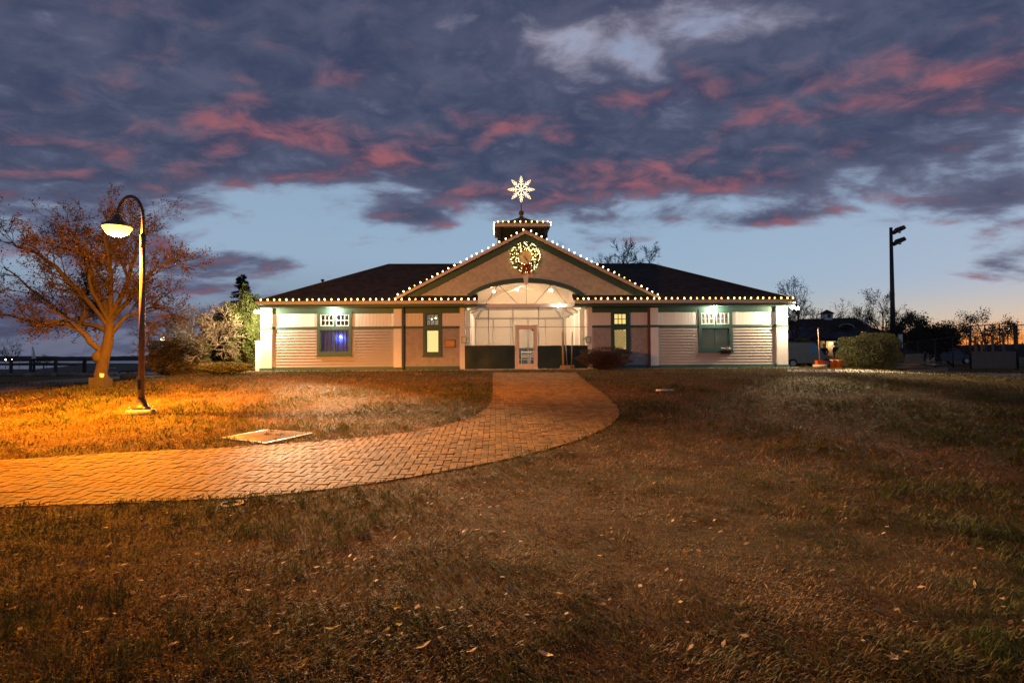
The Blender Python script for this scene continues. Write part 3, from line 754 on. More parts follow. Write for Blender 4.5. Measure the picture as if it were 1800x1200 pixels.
part(band(lambda x: max(gz(x) - 0.44, min(ZG + 0.05, gz(x) - 0.13)), lambda x: gz(x) - 0.122, -0.10, -0.035, gxs), 'rake_frieze', 'green', gab)
gxs = [CX + (GX1 - 0.03 - CX) * i / 30 for i in range(31)]
part(band(lambda x: max(gz(x) - 0.44, min(ZG + 0.05, gz(x) - 0.13)), lambda x: gz(x) - 0.122, -0.10, -0.035, gxs), 'rake_frieze', 'green', gab)
for a, c in ((GX0, CX), (CX, GX1)):
    sl = MB(); slab(sl, [(a, -0.30, gz(a)), (c, -0.30, gz(c)), (c, Y_B - 0.3, gz(c)), (a, Y_B - 0.3, gz(a))], 0.11); part(sl, 'gable_roof', 'roof', gab)
axs = [AX - AH + 2 * AH * i / 48 for i in range(49)]
ab = MB()
for i in range(48):
    a, c = axs[i], axs[i + 1]
    def inn(x): return arch(AX + (x - AX) * (AH - 0.26) / AH, 0.26)
    a2, c2 = AX + (a - AX) * (AH - 0.26) / AH, AX + (c - AX) * (AH - 0.26) / AH
    ab.hexa([(a2, -0.10, inn(a)), (c2, -0.10, inn(c)), (c2, 0.10, inn(c)), (a2, 0.10, inn(a)), (a, -0.10, arch(a)), (c, -0.10, arch(c)), (c, 0.10, arch(c)), (a, 0.10, arch(a))])
part(ab, 'arch_trim', 'green', gab)
ks = MB(); kz = arch(AX); ks.prism_y([(AX - 0.07, kz - 0.30), (AX + 0.07, kz - 0.30), (AX + 0.13, kz + 0.06), (AX - 0.13, kz + 0.06)], -0.16, -0.09); part(ks, 'keystone', 'white', gab)

# cupola -------------------------------------------------------------------
cup = empty('cupola', (0, 0, 0), 0, pav); CYC = 4.35; CXC = bx(918.0, CYC); CZE = bz(917, 393, CYC - 1.45); HW = 1.45; BW_ = 1.22
cw = MB()
for sx_, sy_ in ((-1, -1), (1, -1), (-1, 1), (1, 1)): cw.box(CXC + sx_ * BW_ - 0.09, CXC + sx_ * BW_ + 0.09, CYC + sy_ * BW_ - 0.09, CYC + sy_ * BW_ + 0.09, RZ - 0.2, CZE - 0.16)
part(cw, 'corner_post', 'dgreen', cup)
cb = MB(); cb.box(CXC - BW_ + 0.03, CXC + BW_ - 0.03, CYC - BW_ + 0.03, CYC + BW_ - 0.03, RZ - 0.3, CZE - 0.17); part(cb, 'louvre_box', 'dgreen', cup)
for k in range(6):
    lv = MB(); z = CZE - 0.9 + k * 0.12; lv.hexa([(CXC - BW_ + 0.1, CYC - BW_ - 0.05, z), (CXC + BW_ - 0.1, CYC - BW_ - 0.05, z), (CXC + BW_ - 0.1, CYC - BW_ + 0.02, z + 0.06), (CXC - BW_ + 0.1, CYC - BW_ + 0.02, z + 0.06),
        (CXC - BW_ + 0.1, CYC - BW_ - 0.05, z + 0.02), (CXC + BW_ - 0.1, CYC - BW_ - 0.05, z + 0.02), (CXC + BW_ - 0.1, CYC - BW_ + 0.02, z + 0.08), (CXC - BW_ + 0.1, CYC - BW_ + 0.02, z + 0.08)]); part(lv, 'louvre', 'dgreen', cup)
ce = MB(); ce.box(CXC - HW, CXC + HW, CYC - HW, CYC + HW, CZE - 0.15, CZE + 0.02); part(ce, 'cupola_eave', 'cream', cup)
cr = MB(); prof = [(HW + 0.03, 0.02), (HW * 0.66, 0.22), (HW * 0.33, 0.44), (0.10, 0.66)]
for (h0, z0), (h1, z1) in zip(prof[:-1], prof[1:]):
    cr.add([(CXC + sx_ * h, CYC + sy_ * h, CZE + z) for h, z in ((h0, z0), (h1, z1)) for sx_, sy_ in ((-1, -1), (1, -1), (1, 1), (-1, 1))], [(i, (i + 1) % 4, (i + 1) % 4 + 4, i + 4) for i in range(4)])
cr.box(CXC - 0.11, CXC + 0.11, CYC - 0.11, CYC + 0.11, CZE + 0.60, CZE + 0.72); part(cr, 'cupola_roof', mat('cupola_roof_paint', (0.075, 0.07, 0.03), 0.7, 0.2, 5.0), cup)
fn = MB(); fn.lathe([(0.07, 0.0), (0.07, 0.06), (0.13, 0.12), (0.15, 0.20), (0.12, 0.28), (0.04, 0.33), (0.025, 0.36), (0.025, 0.62)], (CXC, CYC, CZE + 0.72), 12); part(fn, 'finial', mat('aged_copper', (0.16, 0.09, 0.05), 0.5, 0.2, 6, metal=0.5), cup)
FIN = (CXC, CYC, CZE + 0.72 + 0.62)
# base slab, apron
ap = MB(); n = 60; r = random.Random(4)
for side, (a, c) in enumerate(((XL - 0.5, bx(862)), (bx(1014), XR + 0.55))):
    for i in range(n):
        x0, x1 = a + (c - a) * i / n, a + (c - a) * (i + 1) / n; o = 0.62 + 0.10 * math.sin(i * 0.9 + side) + r.uniform(-0.03, 0.03)
        ap.box(x0, x1, -o, -0.10, -0.12, 0.035)
tag(ap.build('apron', M['concrete'], None, B0, TH), 'narrow concrete apron along the foot of the pavilion wall', kind='structure')
sl = MB(); sl.box(bx(862), bx(1014), -0.75, 0.2, -0.15, 0.045); tag(sl.build('door_slab', M['concrete'], None, B0, TH), 'worn concrete slab before the glass entrance door', kind='structure')

# passage -------------------------------------------------------------------
psg = empty('passage', (0, 0, 0), 0, pav)
PD = 8.0; PC = 4.75
fl = MB(); fl.box(OPL - 0.1, OPR + 0.1, 0.2, PD, -0.1, 0.03); part(fl, 'passage_floor', 'concrete', psg)
for x, s in ((OPL, -1), (OPR, 1)):
    w_ = MB(); w_.box(min(x, x + s * 0.2), max(x, x + s * 0.2), 0.17, PD, 0, PC); part(w_, 'passage_wall', 'inwall', psg)
    for k in range(4):
        p_ = MB(); y = 1.0 + k * 1.7; xa, xb = (x, x + 0.22) if s < 0 else (x - 0.22, x); p_.box(xa, xb, y, y + 0.42, 0.03, 2.85); part(p_, 'pilaster', 'white', psg)
    b_ = MB(); xa, xb = (x, x + 0.05) if s < 0 else (x - 0.05, x); b_.box(xa, xb, 0.3, PD, 1.42, 1.52); b_.box(xa, xb, 0.3, PD, 2.86, 3.0); part(b_, 'rail', 'green', psg)
cl_ = MB(); cl_.box(OPL - 0.2, OPR + 0.2, 0.16, PD, PC, PC + 0.05); part(cl_, 'passage_ceiling', 'white', psg)
bk = MB(); bk.box(OPL, OPR, PD, PD + 0.05, 0, PC); part(bk, 'back_sheet', mat('white_sheet', (0.55, 0.49, 0.42), 0.7, 0.08, 1.5), psg)
bc = MB(); bc.box(OPL + 0.25, OPR - 0.25, PD - 0.05, PD - 0.01, 0.03, 1.15); part(bc, 'back_canvas', 'tarp', psg)
for k in range(6):
    x = OPL + 0.25 + (OPR - OPL - 0.5) * k / 5; part(MB().tube([(x, PD - 0.07, 0.03), (x, PD - 0.07, 3.0)], 0.03, 6), 'back_pole', 'metal', psg)
part(MB().tube([(OPL + 0.2, PD - 0.08, 2.95), (OPR - 0.2, PD - 0.08, 2.95)], 0.06, 6), 'back_beam', 'greywood', psg)
part(MB().tube([(AX + 2.5 * math.cos(PI * i / 20), PD - 0.08, 2.95 + 1.1 * math.sin(PI * i / 20)) for i in range(21)], 0.07, 6), 'back_arch', 'green', psg)
for y in (1.6, 3.6, 5.6): part(MB().tube([(OPL, y, 3.05), (AX, y, 4.4), (OPR, y, 3.05)], 0.05, 6), 'roof_tie', 'greywood', psg)
for a, c in ((bx(808), OPL), (OPR, bx(1041))):
    p_ = MB(); p_.box(a, c, -0.02, 0.16, 0.0, Z_SOF + 0.25); part(p_, 'jamb', 'white', psg)
beam = MB(); beam.box(EL - 0.25, ER + 0.25, 0.02, 0.14, 2.93, 3.09); part(beam, 'header_beam', 'white', psg)
# milky film filling the arch, seams and struts
tym = MB(); txs = [AX - AH + 0.2 + (2 * AH - 0.4) * i / 40 for i in range(41)]
for a, c in zip(txs[:-1], txs[1:]): tym.add([(a, 0.075, 3.09), (c, 0.075, 3.09), (c, 0.075, arch(c, 0.12)), (a, 0.075, arch(a, 0.12))], [(0, 1, 2, 3)])
part(tym, 'arch_film', 'milky', psg)
for (p0, p1) in (((925, 541), (925, 497)), ((851, 538), (876, 500)), ((876, 500), (914, 538)), ((936, 538), (970, 499)), ((970, 499), (996, 535)), ((845, 539), (1008, 536))):
    (xa, za), (xb, zb) = bl(*p0, 0.05), bl(*p1, 0.05); part(MB().tube([(xa, 0.05, za), (xb, 0.05, zb)], 0.013, 5), 'film_seam', mat('seam_tape', (0.20, 0.15, 0.11), 0.7, 0.1) if 'seam_tape' not in bpy.data.materials else bpy.data.materials['seam_tape'], psg)
# front film panels between poles
poles = [817.5, 859, 902, 947, 990, 1032.5]
for px in poles:
    x = bx(px); part(MB().tube([(x, 0.06, 0.04), (x, 0.06, 2.94)], 0.022, 6), 'film_pole', 'metal', psg)
def film(px0, px1, z0, z1, name='film_panel'):
    mb = MB(); x0, x1 = bx(px0), bx(px1); n = 8; r = random.Random(int(px0))
    for j in range(n + 1):
        for i in range(n + 1):
            e = min(i, n - i, j, n - j) / (n / 2); mb.v.append((x0 + (x1 - x0) * i / n, 0.04 + 0.03 * e * math.sin(i * 1.3 + j * 0.8 + px0), z0 + (z1 - z0) * j / n))
    for j in range(n):
        for i in range(n): mb.f.append((j * (n + 1) + i, j * (n + 1) + i + 1, (j + 1) * (n + 1) + i + 1, (j + 1) * (n + 1) + i)); mb.sm.append(True)
    part(mb, name, 'vinyl', psg)
DZ = bz(925, 571.5)
film(818, 859, 1.1, 2.93); film(859, 902, 1.1, 2.93); film(902, 947, DZ + 0.03, 2.93, 'film_transom'); film(947, 990, 1.1, 2.93); film(990, 1032, 1.1, 2.93)
for a, c in ((818, 902), (947, 1032)):
    x0, x1 = bx(a), bx(c); part(MB().tube([(x0, 0.05, 2.0), (x1, 0.05, 2.0)], 0.012, 5), 'film_seam', bpy.data.materials['seam_tape'], psg)
def canvas(px0, px1, seed):
    mb = MB(); x0, x1 = bx(px0), bx(px1); nx_, nz_ = 40, 12; r = random.Random(seed); z1 = bz((px0 + px1) / 2, 607)
    fo = [(r.uniform(-1, 1), r.uniform(0.5, 1.4), r.uniform(0, 6)) for _ in range(5)]
    for j in range(nz_ + 1):
        for i in range(nx_ + 1):
            u, v = i / nx_, j / nz_; e = min(1, 6 * min(u, 1 - u)) * min(1, 5 * (1 - v))
            y = -0.01 - 0.02 * e * (1 + sum(math.sin(6 * f_ * (u * 1.6 + s_ * v) + p_) for s_, f_, p_ in fo) * 0.35); mb.v.append((x0 + (x1 - x0) * u, y, 0.05 + (z1 - 0.05) * v))
    for j in range(nz_):
        for i in range(nx_): mb.f.append((j * (nx_ + 1) + i, j * (nx_ + 1) + i + 1, (j + 1) * (nx_ + 1) + i + 1, (j + 1) * (nx_ + 1) + i)); mb.sm.append(True)
    part(mb, 'canvas_panel', 'tarp', psg); part(MB().tube([(x0, -0.012, z1), (x1, -0.012, z1)], 0.016, 6), 'canvas_rail', 'metal', psg)
canvas(816.5, 905, 1); canvas(945, 1034, 2)
# entrance door
dr = empty('entrance_door', (0, 0, 0), 0, pav); d0, d1 = bx(905.5), bx(944.5)
pk = mat('door_paint', (0.74, 0.60, 0.50), 0.5, 0.06, 3.0)
f_ = MB(); f_.box(d0, d0 + 0.07, -0.05, 0.05, 0.046, DZ); f_.box(d1 - 0.07, d1, -0.05, 0.05, 0.046, DZ); f_.box(d0 + 0.07, d1 - 0.07, -0.05, 0.05, DZ - 0.08, DZ); part(f_, 'door_frame', pk, dr)
lf = MB(); frame_box(lf, d0 + 0.08, d1 - 0.08, 0.06, DZ - 0.09, 0.10, -0.03, 0.015); lf.box(d0 + 0.18, d1 - 0.18, -0.03, 0.015, 0.16, 0.28); part(lf, 'door_leaf', pk, dr)
gp = MB(); gp.box(d0 + 0.18, d1 - 0.18, -0.012, -0.006, 0.28, DZ - 0.19); part(gp, 'pane', 'glass', dr)
hd = MB(); hd.tube([(d1 - 0.14, -0.03, 0.95), (d1 - 0.14, -0.08, 0.95), (d1 - 0.14, -0.08, 1.2), (d1 - 0.14, -0.03, 1.2)], 0.012, 6); part(hd, 'handle', 'metal', dr)
em = MB(); ex_, ez_ = bl(936, 580, -0.02); em.prism_y([(ex_, ez_ - 0.07), (ex_ + 0.05, ez_ - 0.01), (ex_ + 0.045, ez_ + 0.05), (ex_ - 0.045, ez_ + 0.05), (ex_ - 0.05, ez_ - 0.01)], -0.016, -0.013); part(em, 'emblem', 'dgreen', dr)

# ------------------------------------------------------------------ lamps on the pavilion
WARM = (1.0, 0.77, 0.46)
def soffit_lamp(px, label):
    x = bx(px, -0.38); r_ = empty('soffit_lamp', bw(x, -0.38, Z_SOF), TH); tag(r_, label, 'lamp', 'soffit lamps over the windows')
    b_ = MB(); b_.lathe([(0.0, 0.0), (0.10, 0.0), (0.11, -0.03), (0.085, -0.045)], (0, 0, 0), 14); b_.build('canopy', M['white'], r_)
    g_ = MB(); g_.lathe([(0.085, -0.04), (0.08, -0.08), (0.045, -0.105), (0.0, -0.11)], (0, 0, 0), 12); g_.build('globe', M['lamp_in'], r_)
    lamp_point('soffit_light', (0, -0.02, -0.18), 95, (1.0, 0.88, 0.60), 0.05, r_)
soffit_lamp(585, 'small round soffit lamp over the window with the blue curtain')
soffit_lamp(1258, 'small round soffit lamp over the window with the blind')
def corner_flood(lx, ly, z, side, label, aims, glow):
    r_ = empty('corner_floodlight', bw(lx, ly, z), TH); tag(r_, label, 'floodlight', 'floodlights at the eave corners')
    b_ = MB(); b_.lathe([(0.0, 0.09), (0.07, 0.09), (0.075, 0.05), (0.05, 0.03)], (0, 0, 0), 10); b_.build('mount', M['white'], r_)
    for k, (tx, ty, e, cone) in enumerate(aims):
        wd = ground_px(tx, ty) - bw(lx, ly, z); d = Vector((wd.dot(EX), wd.dot(EY), wd.z)).normalized(); s0 = Vector((0.07 * (k * 2 - 1), -0.02, 0.02)); h = empty('lamp_head', (0, 0, 0), 0, r_)
        q = MB(); q.tube([s0, s0 + d * 0.06, s0 + d * 0.09, s0 + d * 0.16], [0.03, 0.05, 0.08, 0.09], 10, False); q.build('shell', M['white'], h)
        l_ = MB(); c = s0 + d * 0.15; l_.ball(tuple(c), 0.085, 0.085, 0.085, 10, 6); l_.build('lens', M['flood'], h)
        lp = s0 + d * 0.28; lamp_point('flood_beam', tuple(lp), e, WARM, 0.06, h, 'SPOT', tuple(lp + d), cone, 1.0)
    lamp_point('flood_glow', (side * 0.03, -0.12, -0.10), glow, WARM, 0.06, r_)
xL, zL = bl(452, 548, -0.45); xR, zR = bl(1394, 540, -0.45)
corner_flood(xL, -0.45, zL, -1, 'twin-head floodlight glaring at the eave corner above white fence panel', ((1060, 862, 46000, 23), (520, 738, 4600, 30)), 950)
corner_flood(xR, -0.45, zR, 1, 'twin-head floodlight glaring at the eave corner facing the yard', ((1570, 750, 6500, 32), (1600, 656, 4200, 62)), 800)
for k, (px, py, ly, e) in enumerate(((868, 512, 2.2, 280), (909, 508, 3.4, 300), (968, 511, 1.9, 330))):
    x, z = bl(px, py, ly); r_ = empty('arch_lamp', bw(x, ly, z), TH)
    tag(r_, ('round lamp under the arch behind milky film', 'round lamp hung deepest in the passage behind the arch film', 'large bright lamp hung close behind the arch film')[k], 'lamp', 'lamps in the arched passage')
    g_ = MB(); g_.ball((0, 0, 0), 0.11 if k == 2 else 0.08, n=12, m=8); g_.build('globe', M['lamp_in'], r_)
    c_ = MB(); c_.tube([(0, 0, 0.08), (0, 0, PC - z)], 0.012, 5); c_.build('stem', M['black'], r_)
    lamp_point('arch_light', (0, 0, -0.15), e, (1.0, 0.70, 0.42), 0.10, r_)
x, z = bl(983, 536, -0.06); r_ = empty('beam_lamp', bw(x, -0.06, z), TH); tag(r_, 'small oval lamp fixed on the white header beam', 'lamp')
g_ = MB(); g_.ball((0, 0, 0), 0.13, 0.06, 0.05, 12, 6); g_.build('globe', M['lamp_in'], r_); c_ = MB(); c_.box(-0.08, 0.08, -0.03, 0.03, 0.045, 0.07); c_.build('bracket', M['white'], r_)
lamp_point('beam_light', (0, -0.12, -0.02), 16, (1.0, 0.8, 0.55), 0.06, r_)

# ------------------------------------------------------------------ string lights
bulb_me = MB(); bulb_me.ball((0, 0, 0.045), 0.036, 0.036, 0.052, 7, 5); bulb_me = bulb_me.mesh('bulb'); bulb_me.materials.append(M['bulb'])
bulbw_me = MB(); bulbw_me.ball((0, 0, 0.04), 0.030, 0.030, 0.042, 6, 4); bulbw_me = bulbw_me.mesh('rake_bulb'); bulbw_me.materials.append(M['bulb_white'])
dimb = emit('dim_bulb', (1.0, 0.52, 0.11), 3.5); bulbd_me = bulb_me.copy(); bulbd_me.materials[0] = dimb; bulbwd_me = bulbw_me.copy(); bulbwd_me.materials[0] = dimb
def string(label, pts, spacing, me, r0=0.008, jit=0.02):
    """a wire through local pavilion points with bulbs standing along it"""
    base = bw(*pts[0]); o = empty('string_lights', base, TH); tag(o, label, 'string lights', 'string lights on the roof edges')
    L = [Vector(p) - Vector(pts[0]) for p in pts]; MB().tube(L, r0, 4).build('wire', M['black'], o)
    rr = random.Random(int(pts[0][0] * 31))
    tot = sum((L[i + 1] - L[i]).length for i in range(len(L) - 1)); s = spacing * 0.4; n = 0
    while s < tot:
        d = s
        for i in range(len(L) - 1):
            l_ = (L[i + 1] - L[i]).length
            if d <= l_: p = L[i] + (L[i + 1] - L[i]) * (d / l_); break
            d -= l_
        b_ = link('bulb', me if rr.random() > 0.22 else (bulbd_me if me is bulb_me else bulbwd_me), None, o); b_.location = p + Vector((rr.uniform(-jit, jit), rr.uniform(-jit, jit), 0.004)); b_.rotation_euler = (rr.uniform(-0.3, 0.3), rr.uniform(-0.3, 0.3), 0)
        s += spacing + rr.uniform(-0.035, 0.035)
ez = Z_EAVE + 0.035
string('warm bulbs along the long eave above the blue curtain window', [(RL + 0.1, Y_E - 0.05, ez), (EL - 0.02, Y_E - 0.05, ez)], 0.292, bulb_me)
string('warm bulbs along the long eave above the blind window', [(ER + 0.02, Y_E - 0.05, ez), (RR - 0.05, Y_E - 0.05, ez)], 0.287, bulb_me)
string('white bulbs climbing the gable rake on the street lamp side', [(GX0 + 0.05, -0.28, gz(GX0 + 0.05) + 0.05), (CX - 0.05, -0.28, GZA + 0.03)], 0.29, bulbw_me)
string('white bulbs descending the gable rake towards the yard', [(CX + 0.12, -0.28, gz(CX + 0.12) + 0.05), (GX1 - 0.05, -0.28, gz(GX1 - 0.05) + 0.05)], 0.29, bulbw_me)
cz_ = CZE + 0.05
string('warm bulbs across the front eave of the cupola', [(CXC - HW + 0.05, CYC - HW - 0.03, cz_), (CXC + HW - 0.05, CYC - HW - 0.03, cz_)], 0.29, bulb_me)
string('tight white bulbs on the cupola side eave facing the harbour', [(CXC - HW - 0.03, CYC - HW, cz_ - 0.03), (CXC - HW - 0.03, CYC + HW, cz_ - 0.03)], 0.13, bulbw_me)
string('tight white bulbs on the cupola side eave facing the yard', [(CXC + HW + 0.03, CYC - HW, cz_ - 0.03), (CXC + HW + 0.03, CYC + HW, cz_ - 0.03)], 0.13, bulbw_me)

# ------------------------------------------------------------------ snowflake, wreath, clock
sf = empty('snowflake_light', bw(*FIN), TH); tag(sf, 'large eight-armed lit snowflake on the cupola finial', 'snowflake')
tubem = emit('snowflake_tube', (1.0, 0.74, 0.36), 2.8); SFR = 0.74; sc_ = SFR + 0.14
MB().tube([(0, 0, 0), (0, 0, sc_ - SFR + 0.1)], 0.018, 6).build('mast', M['black'], sf)
for k in range(8):
    a = k * PI / 4; u = Vector((math.sin(a), 0, math.cos(a))); v = Vector((math.cos(a), 0, -math.sin(a))); c = Vector((0, 0, sc_)); q = MB()
    q.tube([c + u * 0.06, c + u * SFR * 0.72], 0.014, 5)
    tip = c + u * SFR * 0.84
    q.tube([tip - u * 0.13, tip - u * 0.02 + v * 0.055, tip + u * 0.12, tip - u * 0.02 - v * 0.055, tip - u * 0.13], 0.012, 5)
    for f_, l_ in ((0.30, 0.16), (0.48, 0.15), (0.64, 0.10)):
        for s in (-1, 1): q.tube([c + u * SFR * f_, c + u * (SFR * f_ + l_ * 0.75) + v * s * l_ * 0.75], 0.012, 5)
    q.build('arm', tubem, sf)
hubm = MB(); hubm.tube([(0.06 * math.cos(2 * PI * i / 16), 0, sc_ + 0.06 * math.sin(2 * PI * i / 16)) for i in range(22)], 0.012, 5); hubm.build('hub', tubem, sf)
wx, wz = bl(923.5, 452, -0.12); wr = empty('wreath', bw(wx, -0.14, wz), TH); tag(wr, 'big green wreath studded with white lights on the gable', 'wreath')
R1 = 0.52; Nn = 5200; th = nrg.uniform(0, 2 * PI, Nn); ph = nrg.uniform(0, 2 * PI, Nn); rr_ = 0.17 * np.sqrt(nrg.uniform(0.35, 1, Nn))
cen = np.stack([(R1 + rr_ * np.cos(ph)) * np.cos(th), rr_ * np.sin(ph) * 0.75, (R1 + rr_ * np.cos(ph)) * np.sin(th)], -1)
dr_ = np.stack([np.cos(ph) * np.cos(th), np.sin(ph), np.cos(ph) * np.sin(th)], -1) + nrg.normal(0, 0.6, (Nn, 3)); dr_ /= np.linalg.norm(dr_, axis=1)[:, None]
sd_ = np.cross(dr_, nrg.normal(0, 1, (Nn, 3))); sd_ /= np.linalg.norm(sd_, axis=1)[:, None]
V = np.concatenate([cen - sd_ * 0.008, cen + sd_ * 0.008, cen + dr_ * 0.075], 1).reshape(-1, 3)
link('greenery', np_mesh('greenery', V, np.arange(Nn * 3).reshape(-1, 3)), mat('wreath_needles', (0.035, 0.075, 0.025), 0.7, 0.3, 5, island=0.4), wr)
wl = MB()
for k in range(180):
    a, p_ = rng.uniform(0, 2 * PI), rng.uniform(-PI, PI) if k % 3 == 0 else rng.uniform(-PI, 0); q_ = 0.185
    wl.ball(((R1 + q_ * math.cos(p_)) * math.cos(a), q_ * math.sin(p_) * 0.8, (R1 + q_ * math.cos(p_)) * math.sin(a)), 0.014, n=5, m=4)
tag(wl.build('fairy_lights', emit('fairy_light', (1.0, 0.68, 0.25), 12.0), wr), kind='stuff')
red = mat('red_velvet', (0.42, 0.018, 0.022), 0.7, 0.2, 6)
bow = empty('bow', (0, 0, 0), 0, wr)
for s in (-1, 1):
    q = MB(); q.add([(0, -0.26, -0.42), (s * 0.22, -0.30, -0.34), (s * 0.25, -0.27, -0.47), (s * 0.02, -0.24, -0.47), (s * 0.12, -0.34, -0.40)], [(0, 1, 4), (1, 2, 4), (2, 3, 4), (3, 0, 4)]); q.build('loop', red, bow)
    q = MB(); q.hexa([(s * 0.24, -0.20, -0.86), (s * 0.12, -0.20, -0.82), (s * 0.12, -0.19, -0.82), (s * 0.24, -0.19, -0.86), (s * 0.09, -0.26, -0.44), (s * 0.0, -0.26, -0.44), (s * 0.0, -0.25, -0.44), (s * 0.09, -0.25, -0.44)]); q.build('tail', red, bow)
q = MB(); q.ball((0, -0.28, -0.44), 0.05, 0.04, 0.05); q.build('knot', red, bow)
ck = empty('wall_clock', bw(wx, -0.03, wz), TH); tag(ck, 'round cream clock face in the middle of the wreath', 'clock')
def disc_y(mb, r, y0, y1, n=28): mb.prism_y([(r * math.cos(2 * PI * i / n), r * math.sin(2 * PI * i / n)) for i in range(n)], y0, y1)
q = MB(); disc_y(q, 0.34, -0.03, 0.0); q.build('clock_face', mat('cream_dial', (0.62, 0.48, 0.30), 0.5, 0.05), ck)
q = MB(); q.tube([(0.345 * math.cos(2 * PI * i / 28), -0.03, 0.345 * math.sin(2 * PI * i / 28)) for i in range(29)], 0.02, 5); q.build('rim', M['bronze'], ck)
for k in range(12):
    a = k * PI / 6; q = MB(); q.tube([(0.25 * math.sin(a), -0.034, 0.25 * math.cos(a)), (0.31 * math.sin(a), -0.034, 0.31 * math.cos(a))], 0.010, 4); q.build('hour_mark', M['black'], ck)
for a, l_, w_ in ((math.radians(140), 0.30, 0.016), (math.radians(152), 0.20, 0.022)):
    q = MB(); q.tube([(-0.05 * math.sin(a), -0.042, -0.05 * math.cos(a)), (l_ * math.sin(a), -0.042, l_ * math.cos(a))], [w_, w_ * 0.5], 4); q.build('hand', M['black'], ck)
# plaque, green framed notices, flower box
x, z = bl(791, 604, -0.06); pq = empty('plaque', bw(x, -0.035, z), TH); tag(pq, 'bronze plaque in a dark frame beside the yellow lit window', 'plaque')
q = MB(); frame_box(q, -0.25, 0.25, -0.18, 0.18, 0.035, -0.035, 0.0); q.build('frame', M['bronze'], pq); q = MB(); q.box(-0.213, 0.213, -0.022, 0.0, -0.143, 0.143); q.build('plate', mat('bronze_plate', (0.34, 0.20, 0.10), 0.4, 0.4, 14, 0.4, 30, metal=0.5), pq)
gsign = mat('green_frame', (0.10, 0.30, 0.06), 0.5, 0.1)
for px, lab in ((815.5, 'small green framed notice on the post beside the plaque wall'), (1034, 'small green framed notice on the post beside the red-brown bush')):
    x, z = bl(px, 597, -0.08); o = empty('notice', bw(x, -0.075, z), TH); tag(o, lab, 'notice')
    q = MB(); frame_box(q, -0.11, 0.11, -0.155, 0.155, 0.028, -0.012, 0.0); q.build('frame', gsign, o); q = MB(); q.box(-0.081, 0.081, -0.006, 0.0, -0.126, 0.126); q.build('sheet', M['white'], o)
x, z = bl(1274, 614, -0.15); fb = empty('flower_box', bw(x, -0.2, z - 0.10), TH); tag(fb, 'small flower box with pale blooms under the blind window', 'flower box')
q = MB(); q.hexa([(-0.20, -0.07, -0.10), (0.20, -0.07, -0.10), (0.20, 0.08, -0.10), (-0.20, 0.08, -0.10), (-0.25, -0.10, 0.06), (0.25, -0.10, 0.06), (0.25, 0.10, 0.06), (-0.25, 0.10, 0.06)]); q.build('trough', M['black'], fb)
q = MB(); r = random.Random(2)
for k in range(40):
    p = Vector((r.uniform(-0.24, 0.24), r.uniform(-0.1, 0.08), r.uniform(0.05, 0.14))); n_ = Vector((r.gauss(0, 1), r.gauss(0, 1), r.gauss(0, 1))).normalized() * 0.045; s_ = n_.orthogonal().normalized() * 0.02
    q.add([tuple(p - n_), tuple(p + s_), tuple(p + n_), tuple(p - s_)], [(0, 1, 2, 3)])
q.build('leaves', mat('box_leaf', (0.05, 0.09, 0.03), 0.7, 0.3, island=0.4), fb)
q = MB()
for k in range(16): q.ball((r.uniform(-0.22, 0.22), r.uniform(-0.12, 0.05), r.uniform(0.10, 0.17)), 0.032, n=6, m=4)
q.build('blooms', mat('pale_bloom', (0.55, 0.38, 0.42), 0.6, 0.2, island=0.4), fb)

# ------------------------------------------------------------------ poles propped at the entrance, furniture in the passage
def stake(px, py0, py1, rad, m, lab, ly=-0.35, lean=0.0):
    x, z0 = bl(px, py1, ly); _, z1 = bl(px, py0, ly); o = empty('prop_pole', bw(x, ly, 0.045), TH); tag(o, lab, 'pole', 'poles standing in wooden feet')
    h = z1 - 0.045; q = MB(); q.tube([(0, 0, 0.10), (lean, 0.02, h)], rad, 8); q.build('shaft', m, o)
    q = MB(); q.box(-0.16, 0.16, -0.12, 0.12, 0.0, 0.06); q.box(-0.12, 0.12, -0.09, 0.09, 0.062, 0.16); q.build('foot', M['wood'], o)
stake(990, 583, 655, 0.05, M['wood'], 'thick wooden pole in a wooden foot beside the door')
stake(997.5, 585, 655, 0.018, M['metal'], 'thin pale metal pole in a wooden foot', -0.62, -0.1)
stake(1004.5, 583, 654, 0.026, M['wood'], 'slim wooden pole in a wooden foot next to red-brown bush', -0.35, 0.06)
def chair(x, y, rz, lab):
    o = empty('chair', bw(x, y, 0.032), TH + rz); tag(o, lab, 'chair', 'white chairs seen through the entrance door')
    for sx_ in (-0.2, 0.2):
        q = MB(); q.tube([(sx_, -0.2, 0), (sx_, -0.18, 0.44)], 0.016, 6); q.build('leg', M['white'], o)
        q = MB(); q.tube([(sx_, 0.22, 0), (sx_, 0.18, 0.44), (sx_, 0.24, 0.88)], 0.016, 6); q.build('leg', M['white'], o)
    q = MB(); q.box(-0.22, 0.22, -0.21, 0.20, 0.43, 0.46); q.build('seat', M['white'], o)
    for z in (0.58, 0.70, 0.82):
        q = MB(); q.box(-0.19, 0.19, 0.205 + (z - 0.58) * 0.1, 0.225 + (z - 0.58) * 0.1, z - 0.035, z + 0.035); q.build('back_slat', M['white'], o)
dcx = (d0 + d1) / 2
chair(dcx - 0.42, 1.5, 0.3, 'white slatted chair facing the passage table, seen beside door jamb'); chair(dcx + 0.42, 1.7, -0.4, 'white slatted chair at the other end of the passage table'); chair(dcx + 0.1, 2.9, PI, 'white slatted chair behind the green-topped passage table')
tb = empty('table', bw(dcx + 0.05, 2.25, 0.032), TH); tag(tb, 'small green-topped table inside the entrance', 'table')
q = MB(); q.box(-0.55, 0.55, -0.3, 0.3, 0.70, 0.74); q.build('table_top', M['green'], tb)
